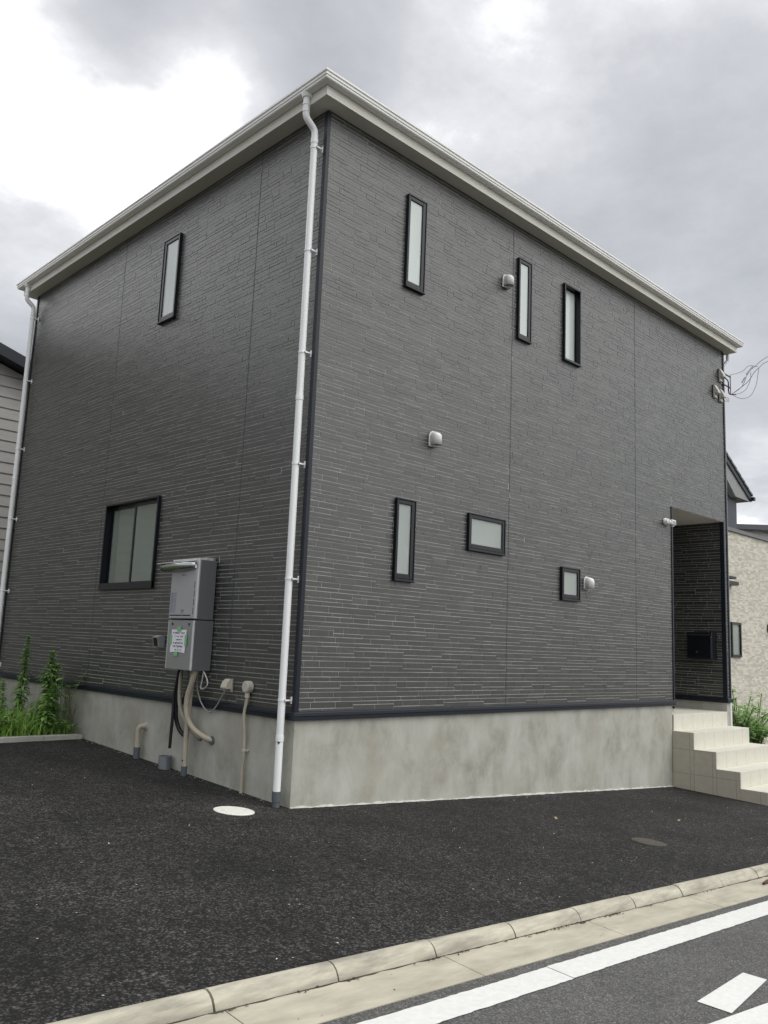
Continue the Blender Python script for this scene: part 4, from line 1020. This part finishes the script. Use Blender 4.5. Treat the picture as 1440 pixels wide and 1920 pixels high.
tall_weed(-.36, 4.48, .42, 'bushy weed with spreading leaves, rightmost of the tall weeds', 2, 520, .19, .022, .05, 1.1)
tall_weed(-.48, 4.18, .02, 'low bushy weed in front of the rightmost tall weed', 8, 170, .15, .024, .08, 1.1)
tall_weed(-.22, 4.62, .25, 'weed close to the siding, half hidden behind the rightmost tall weed', 9, 300, .20, .024, .03, 1.1)
tall_weed(-.50, 5.75, .22, 'smaller weed cut by the left edge of the photo', 4, 260, .15, .024, -.02)
tall_weed(-.62, 5.15, .02, 'short weed low in front at the left of the tallest', 6, 160, .12, .022, -.02)
def leafy(x, y, h, n, label, seed, L_=.09, w_=.03, spread=.25, m_='weed', name='broadleaf_weed', cat='weed', grp='low weeds in the bed'):
    r = random.Random(seed); z0 = gz(x, y); t = thing(name, label, cat, (x, y, z0), grp)
    st_ = MB(); lf_ = MB()
    for k in range(max(3, n//12)):
        a = r.uniform(0, 6.28); s = spread*r.uniform(.3, 1); tip = (x+math.cos(a)*s, y+math.sin(a)*s, z0+h*r.uniform(.6, 1))
        pth = smooth_path([(x, y, z0), ((x+tip[0])/2-.02, (y+tip[1])/2, z0+h*.5), tip], 3); st_.tube(pth, [.005]*len(pth), 6)
        for i in range(12):
            q = r.uniform(.3, 1); p = pth[min(len(pth)-1, int(q*len(pth)))]
            b = r.uniform(0, 6.28); leaf(lf_, p, (math.cos(b), math.sin(b), r.uniform(0, .5)), (0, 0, 1), L_*r.uniform(.6, 1.2), w_*r.uniform(.6, 1.1), r.uniform(.3, 1), droop=.3)
    part(st_, 'stem', 'stem', t); part(lf_, 'leaves', m_, t)
leafy(-.22, 4.28, .98, 72, 'thin weed with pale pinnate leaves arching right against the siding', 12, .11, .03, .26)
leafy(-1.45, 4.2, .36, 190, 'low clump of broad leaves at the left border', 13, .08, .032, .40)
leafy(-1.0, 4.25, .30, 170, 'low clump of broad leaves left of the middle of the border', 14, .07, .028, .35)
leafy(-.30, 4.22, .22, 110, 'low leafy clump where the border meets the house', 15, .07, .018, .22)
# wiry brown grass at the wall end
mb = MB()
for k in range(9):
    a = random.uniform(1.6, 5.2); x0_, y0_ = -.05-random.uniform(0, .1), 4.25+random.uniform(-.05, .2); hh = random.uniform(.3, .62)
    mb.tube(smooth_path([(x0_, y0_, gz(x0_, y0_)), (x0_+.03*math.cos(a), y0_+.05*math.sin(a), -.65+hh*.7), (x0_+.10*math.cos(a), y0_+.16*math.sin(a), -.65+hh)], 4), .0028, 5)
tag(origin(mb.build('wiry_grass', 'twig'), (-.08, 4.3, -.65)), 'thin brown seeding stalks at the right end of the bed', 'grass stalks')

# ---------------------------------------------------------------- left neighbour
t = thing('neighbour_house', 'grey lap sided house with a black roof edge at the left frame edge', 'house', (-3, 12, -.6))
mb = MB(); NY = 10.0
# wall follows the sloping verge: eave falls towards +x
def zr(x): return 5.62-.30*(x-.35)
poly = [(-9, -1.0), (2.6, -1.0), (2.6, zr(2.6)), (-4, zr(-4)), (-9, zr(-4)-1.5)]
mb.prism(poly, lambda p: (p[0], NY, p[1]), lambda p: (p[0], NY+8, p[1])); fix_normals(part(mb, 'wall', 'lap', t))
mb = MB()
z = -1.0
while z < 6.9:
    xr = min(2.6, .35+(5.62-z)/.30); 
    if xr > -9: mb.box((-9, NY-.012, z), (xr, NY-.0005, z+.012))
    z += .205
part(mb, 'siding_joint', 'lapgap', t)
mb = MB()
rp_ = [(-4.1, zr(-4.1)+.02), (3.1, zr(3.1)+.02), (3.1, zr(3.1)+.22), (-4.1, zr(-4.1)+.26)]
mb.prism(rp_, lambda p: (p[0], NY-.35, p[1]), lambda p: (p[0], NY+8.3, p[1])); rp2 = [(-4.1, zr(-4.1)+.02), (-9.5, zr(-4.1)-1.6), (-9.5, zr(-4.1)-1.4), (-4.1, zr(-4.1)+.26)]
mb.prism(rp2, lambda p: (p[0], NY-.35, p[1]), lambda p: (p[0], NY+8.3, p[1])); fix_normals(part(mb, 'roof', 'trim', t))

# ---------------------------------------------------------------- right neighbour: pale stone block with parapet
RY = 4.0; RT = 4.30
rz0 = -2.0
t = thing('neighbour_house', 'pale stone clad flat topped house past the right corner', 'house', (20, 6, -1.7))
mb = MB(); rb = random.Random(77)
rf = lambda u, z, d: (u, RY-d, z)
RW = (18.36, 18.98, .70, 1.66)
z = rz0
while z < RT-.1:
    hgt = rb.choice((.035, .045, .055)); u = 16.0-rb.random()*.3
    while u < 24.5:
        n_ = u+rb.uniform(.10, .26); rs = subtract([(max(u, 16.0), min(n_, 24.5), z, min(z+hgt, RT-.1))], RW)
        tone = .5+.75*(rb.random()-.5); dd = rb.uniform(.004, .012)
        for (a2, b2, c2, d2) in rs:
            if b2-a2 > .02 and d2-c2 > .01: mb.face([rf(a2, c2, dd), rf(b2-.004, c2, dd), rf(b2-.004, d2-.004, dd), rf(a2, d2-.004, dd)], tone)
        u = n_
    z += hgt
part(mb, 'stone_cladding', 'pale_stone', t)
mb = MB(); mb.box((16, RY+.002, rz0), (24.5, RY+7, RT-.1)); part(mb, 'wall', 'pale_joint', t)
mb = MB(); mb.box((15.95, RY-.06, RT-.1), (24.55, RY+.2, RT+.0)); part(mb, 'coping', 'coping', t)
def simple_window(tt, a, b, c, d, Y):
    mb = MB(); F_ = lambda u, z, dd: (u, Y-dd, z)
    bars(mb, F_, a, b, c, d, .06, .06, .07, .06, -.02, .06); fr = part(mb, 'window', 'frame', tt)
    mb = MB(); q = [F_(a, c, .02), F_(b, c, .02), F_(b, d, .02), F_(a, d, .02)]; mb.face(q); part(mb, 'pane', 'glass', fr)
    mb = MB(); fbox(mb, F_, a, b, c, d, .004, .010); part(mb, 'room_wall', 'interior', fr)
simple_window(t, *RW, RY)
mb = MB(); mb.box((17.6, RY-.22, 2.83), (18.35, RY-.02, 2.89)); mb.box((17.6, RY-.22, 2.66), (18.50, RY-.02, 2.76)); part(mb, 'window_canopy', 'black', t)
t = thing('wall_lamp', 'small black wall lamp on the pale stone house', 'lamp', (20.98, RY-.05, 1.6))
mb = MB(); mb.box((20.90, RY-.14, 1.52), (21.1, RY-.018, 1.70)); part(mb, 'housing', 'black', t)
mb = MB(); mb.box((20.93, RY-.12, 1.50), (21.07, RY-.04, 1.519)); part(mb, 'lamp_glass', 'lampwhite', t)
# navy gable house rising behind it
t = thing('neighbour_house', 'navy house with grey tiled gable roof rising behind the pale wall', 'house', (24, 11, -1.7))
NY2 = 7.0
mb = MB()
mb.prism([(19.0, -2), (26.69, -2), (26.69, 7.0), (22.5, 9.0), (19.0, 7.0)], lambda p: (p[0], NY2+.25, p[1]), lambda p: (p[0], NY2+8, p[1])); fix_normals(part(mb, 'wall', 'navy', t))
def yrow(x): return 6.80+(27.45-x)*.56
mb = MB(); xa = 27.45
while xa > 22.4:                         # stepped tile courses down the verge
    xb = xa-.36
    mb.prism([(xa+.05, yrow(xa)+.06), (xa+.05, yrow(xa)+.14), (xb, yrow(xb)+.13), (xb, yrow(xb)+.05)], lambda p: (p[0], NY2-.06, p[1]), lambda p: (p[0], NY2+8.6, p[1])); xa = xb
xe = xa
mb.prism([(xe, yrow(xe)+.05), (xe, yrow(xe)+.14), (17.5, yrow(xe)-2.7), (17.5, yrow(xe)-2.8)], lambda p: (p[0], NY2-.06, p[1]), lambda p: (p[0], NY2+8.6, p[1]))
fix_normals(part(mb, 'roof', 'rooftile', t))
mb = MB(); mb.prism([(27.45, yrow(27.45)-.16), (27.45, yrow(27.45)+.04), (22.4, yrow(22.4)+.04), (22.4, yrow(22.4)-.2)], lambda p: (p[0], NY2-.02, p[1]), lambda p: (p[0], NY2+.03, p[1])); fix_normals(part(mb, 'bargeboard', 'trim', t))
mb = MB(); mb.prism([(27.40, yrow(27.45)-.16), (26.12, yrow(27.45)-.14), (22.4, yrow(22.4)-.2), (22.4, yrow(22.4)-.1), (27.40, yrow(27.45)-.05)], lambda p: (p[0], NY2+.031, p[1]), lambda p: (p[0], NY2+8.4, p[1])); fix_normals(part(mb, 'soffit', 'soffitgrey', t))
mb = MB(); mb.box((27.46, NY2-.1, yrow(27.45)-.1), (27.62, NY2+8.5, yrow(27.45)+.03)); part(mb, 'gutter', 'trim', t)
mb = MB(); mb.tube(smooth_path([(25.9, NY2+.45, 6.15), (25.8, NY2+.3, 6.25), (25.65, NY2+.3, 6.1), (25.6, NY2+.35, 5.6), (25.6, NY2+.4, 4.6)]), .07, 8); part(mb, 'downpipe', 'black', t)
# pale house further back
t = thing('neighbour_house', 'distant pale house with a dark roof edge at the right frame edge', 'house', (44, 16, -1.7))
mb = MB(); mb.box((37, 12.6, -2), (52, 22, 7.7)); part(mb, 'wall', 'palewall', t)
mb = MB(); mb.prism([(36.0, 7.05), (52.5, 8.9), (52.5, 9.2), (36.0, 7.3)], lambda p: (p[0], 12.0, p[1]), lambda p: (p[0], 22.5, p[1])); fix_normals(part(mb, 'roof', 'trim', t))

# garden between the houses at the right: shrub, grass, blocks
def shrub(x, y, z0, rx, h, n, seed, label, m_='shrub'):
    r = random.Random(seed); t = thing('shrub', label, 'shrub', (x, y, z0), 'shrubs past the right corner'); st_ = MB(); lf_ = MB()
    for k in range(26):
        a = r.uniform(0, 6.28); s = rx*r.uniform(.2, 1); tip = Vector((x+math.cos(a)*s, y+math.sin(a)*s, z0+h*r.uniform(.5, 1)*(1-.3*s/rx)))
        mid = Vector((x+math.cos(a)*s*.35, y+math.sin(a)*s*.35, z0+h*.45)); pth = smooth_path([(x, y, z0), mid, tip], 5); st_.tube(pth, .008, 5)
        for i in range(n):
            q = r.uniform(.2, 1); p = pth[min(len(pth)-1, int(q*len(pth)))]+Vector((r.gauss(0, .05), r.gauss(0, .05), r.gauss(0, .05))); b = r.uniform(0, 6.28)
            leaf(lf_, p, (math.cos(b), math.sin(b), r.uniform(-.1, .9)), (0, 0, 1), r.uniform(.07, .15), r.uniform(.014, .028), r.random(), droop=.3)
    part(st_, 'branches', 'twig', t); part(lf_, 'leaves', m_, t)
for a in ((11.6, .95, .60, 1.75, 80, 51, 'loose pale green shrub right behind the house corner'), (12.7, 1.1, .75, 1.65, 80, 52, 'fuller shrub cut by the right frame edge'), (14.6, 1.9, .8, 1.3, 50, 53, 'low shrub at the foot of the pale stone wall')):
    shrub(a[0], a[1], gz(a[0], a[1])-.05, a[2], a[3], a[4], a[5], a[6])
gr = MB(); cnt = 0
while cnt < 3500:
    x = rg_.uniform(9.3, 14.5); y = rg_.uniform(-.15, 3.0)
    if y < .0+(x-9.3)*.02: continue
    blade(gr, x, y, gz(x, y)-.0, rg_.uniform(.10, .42), rg_.uniform(.004, .008), rg_.uniform(.05, .25), rg_.uniform(0, 6.28), min(1, max(0, rg_.gauss(.6, .25))), 3); cnt += 1
o = gr.build('grass', 'grass'); o['kind'] = 'stuff'; tag(o, 'tangled green grass between the steps and the pale house', 'grass')
for bx_, by_, hh, lb in ((9.75, .25, .30, 'grey concrete block nearest the steps'), (10.35, .25, .34, 'grey concrete block in the grass, second past the steps'), (13.1, .5, .62, 'grey concrete block at the right frame edge')):
    mb = MB(); mb.box((bx_, by_, gz(bx_, by_)-.1), (bx_+.42, by_+.16, gz(bx_, by_)+hh)); o = mb.build('concrete_block', 'block'); bevel(o, .008, 2)
    tag(origin(o, (bx_+.2, by_+.08, gz(bx_, by_))), lb, 'concrete block', 'concrete blocks by the grass')
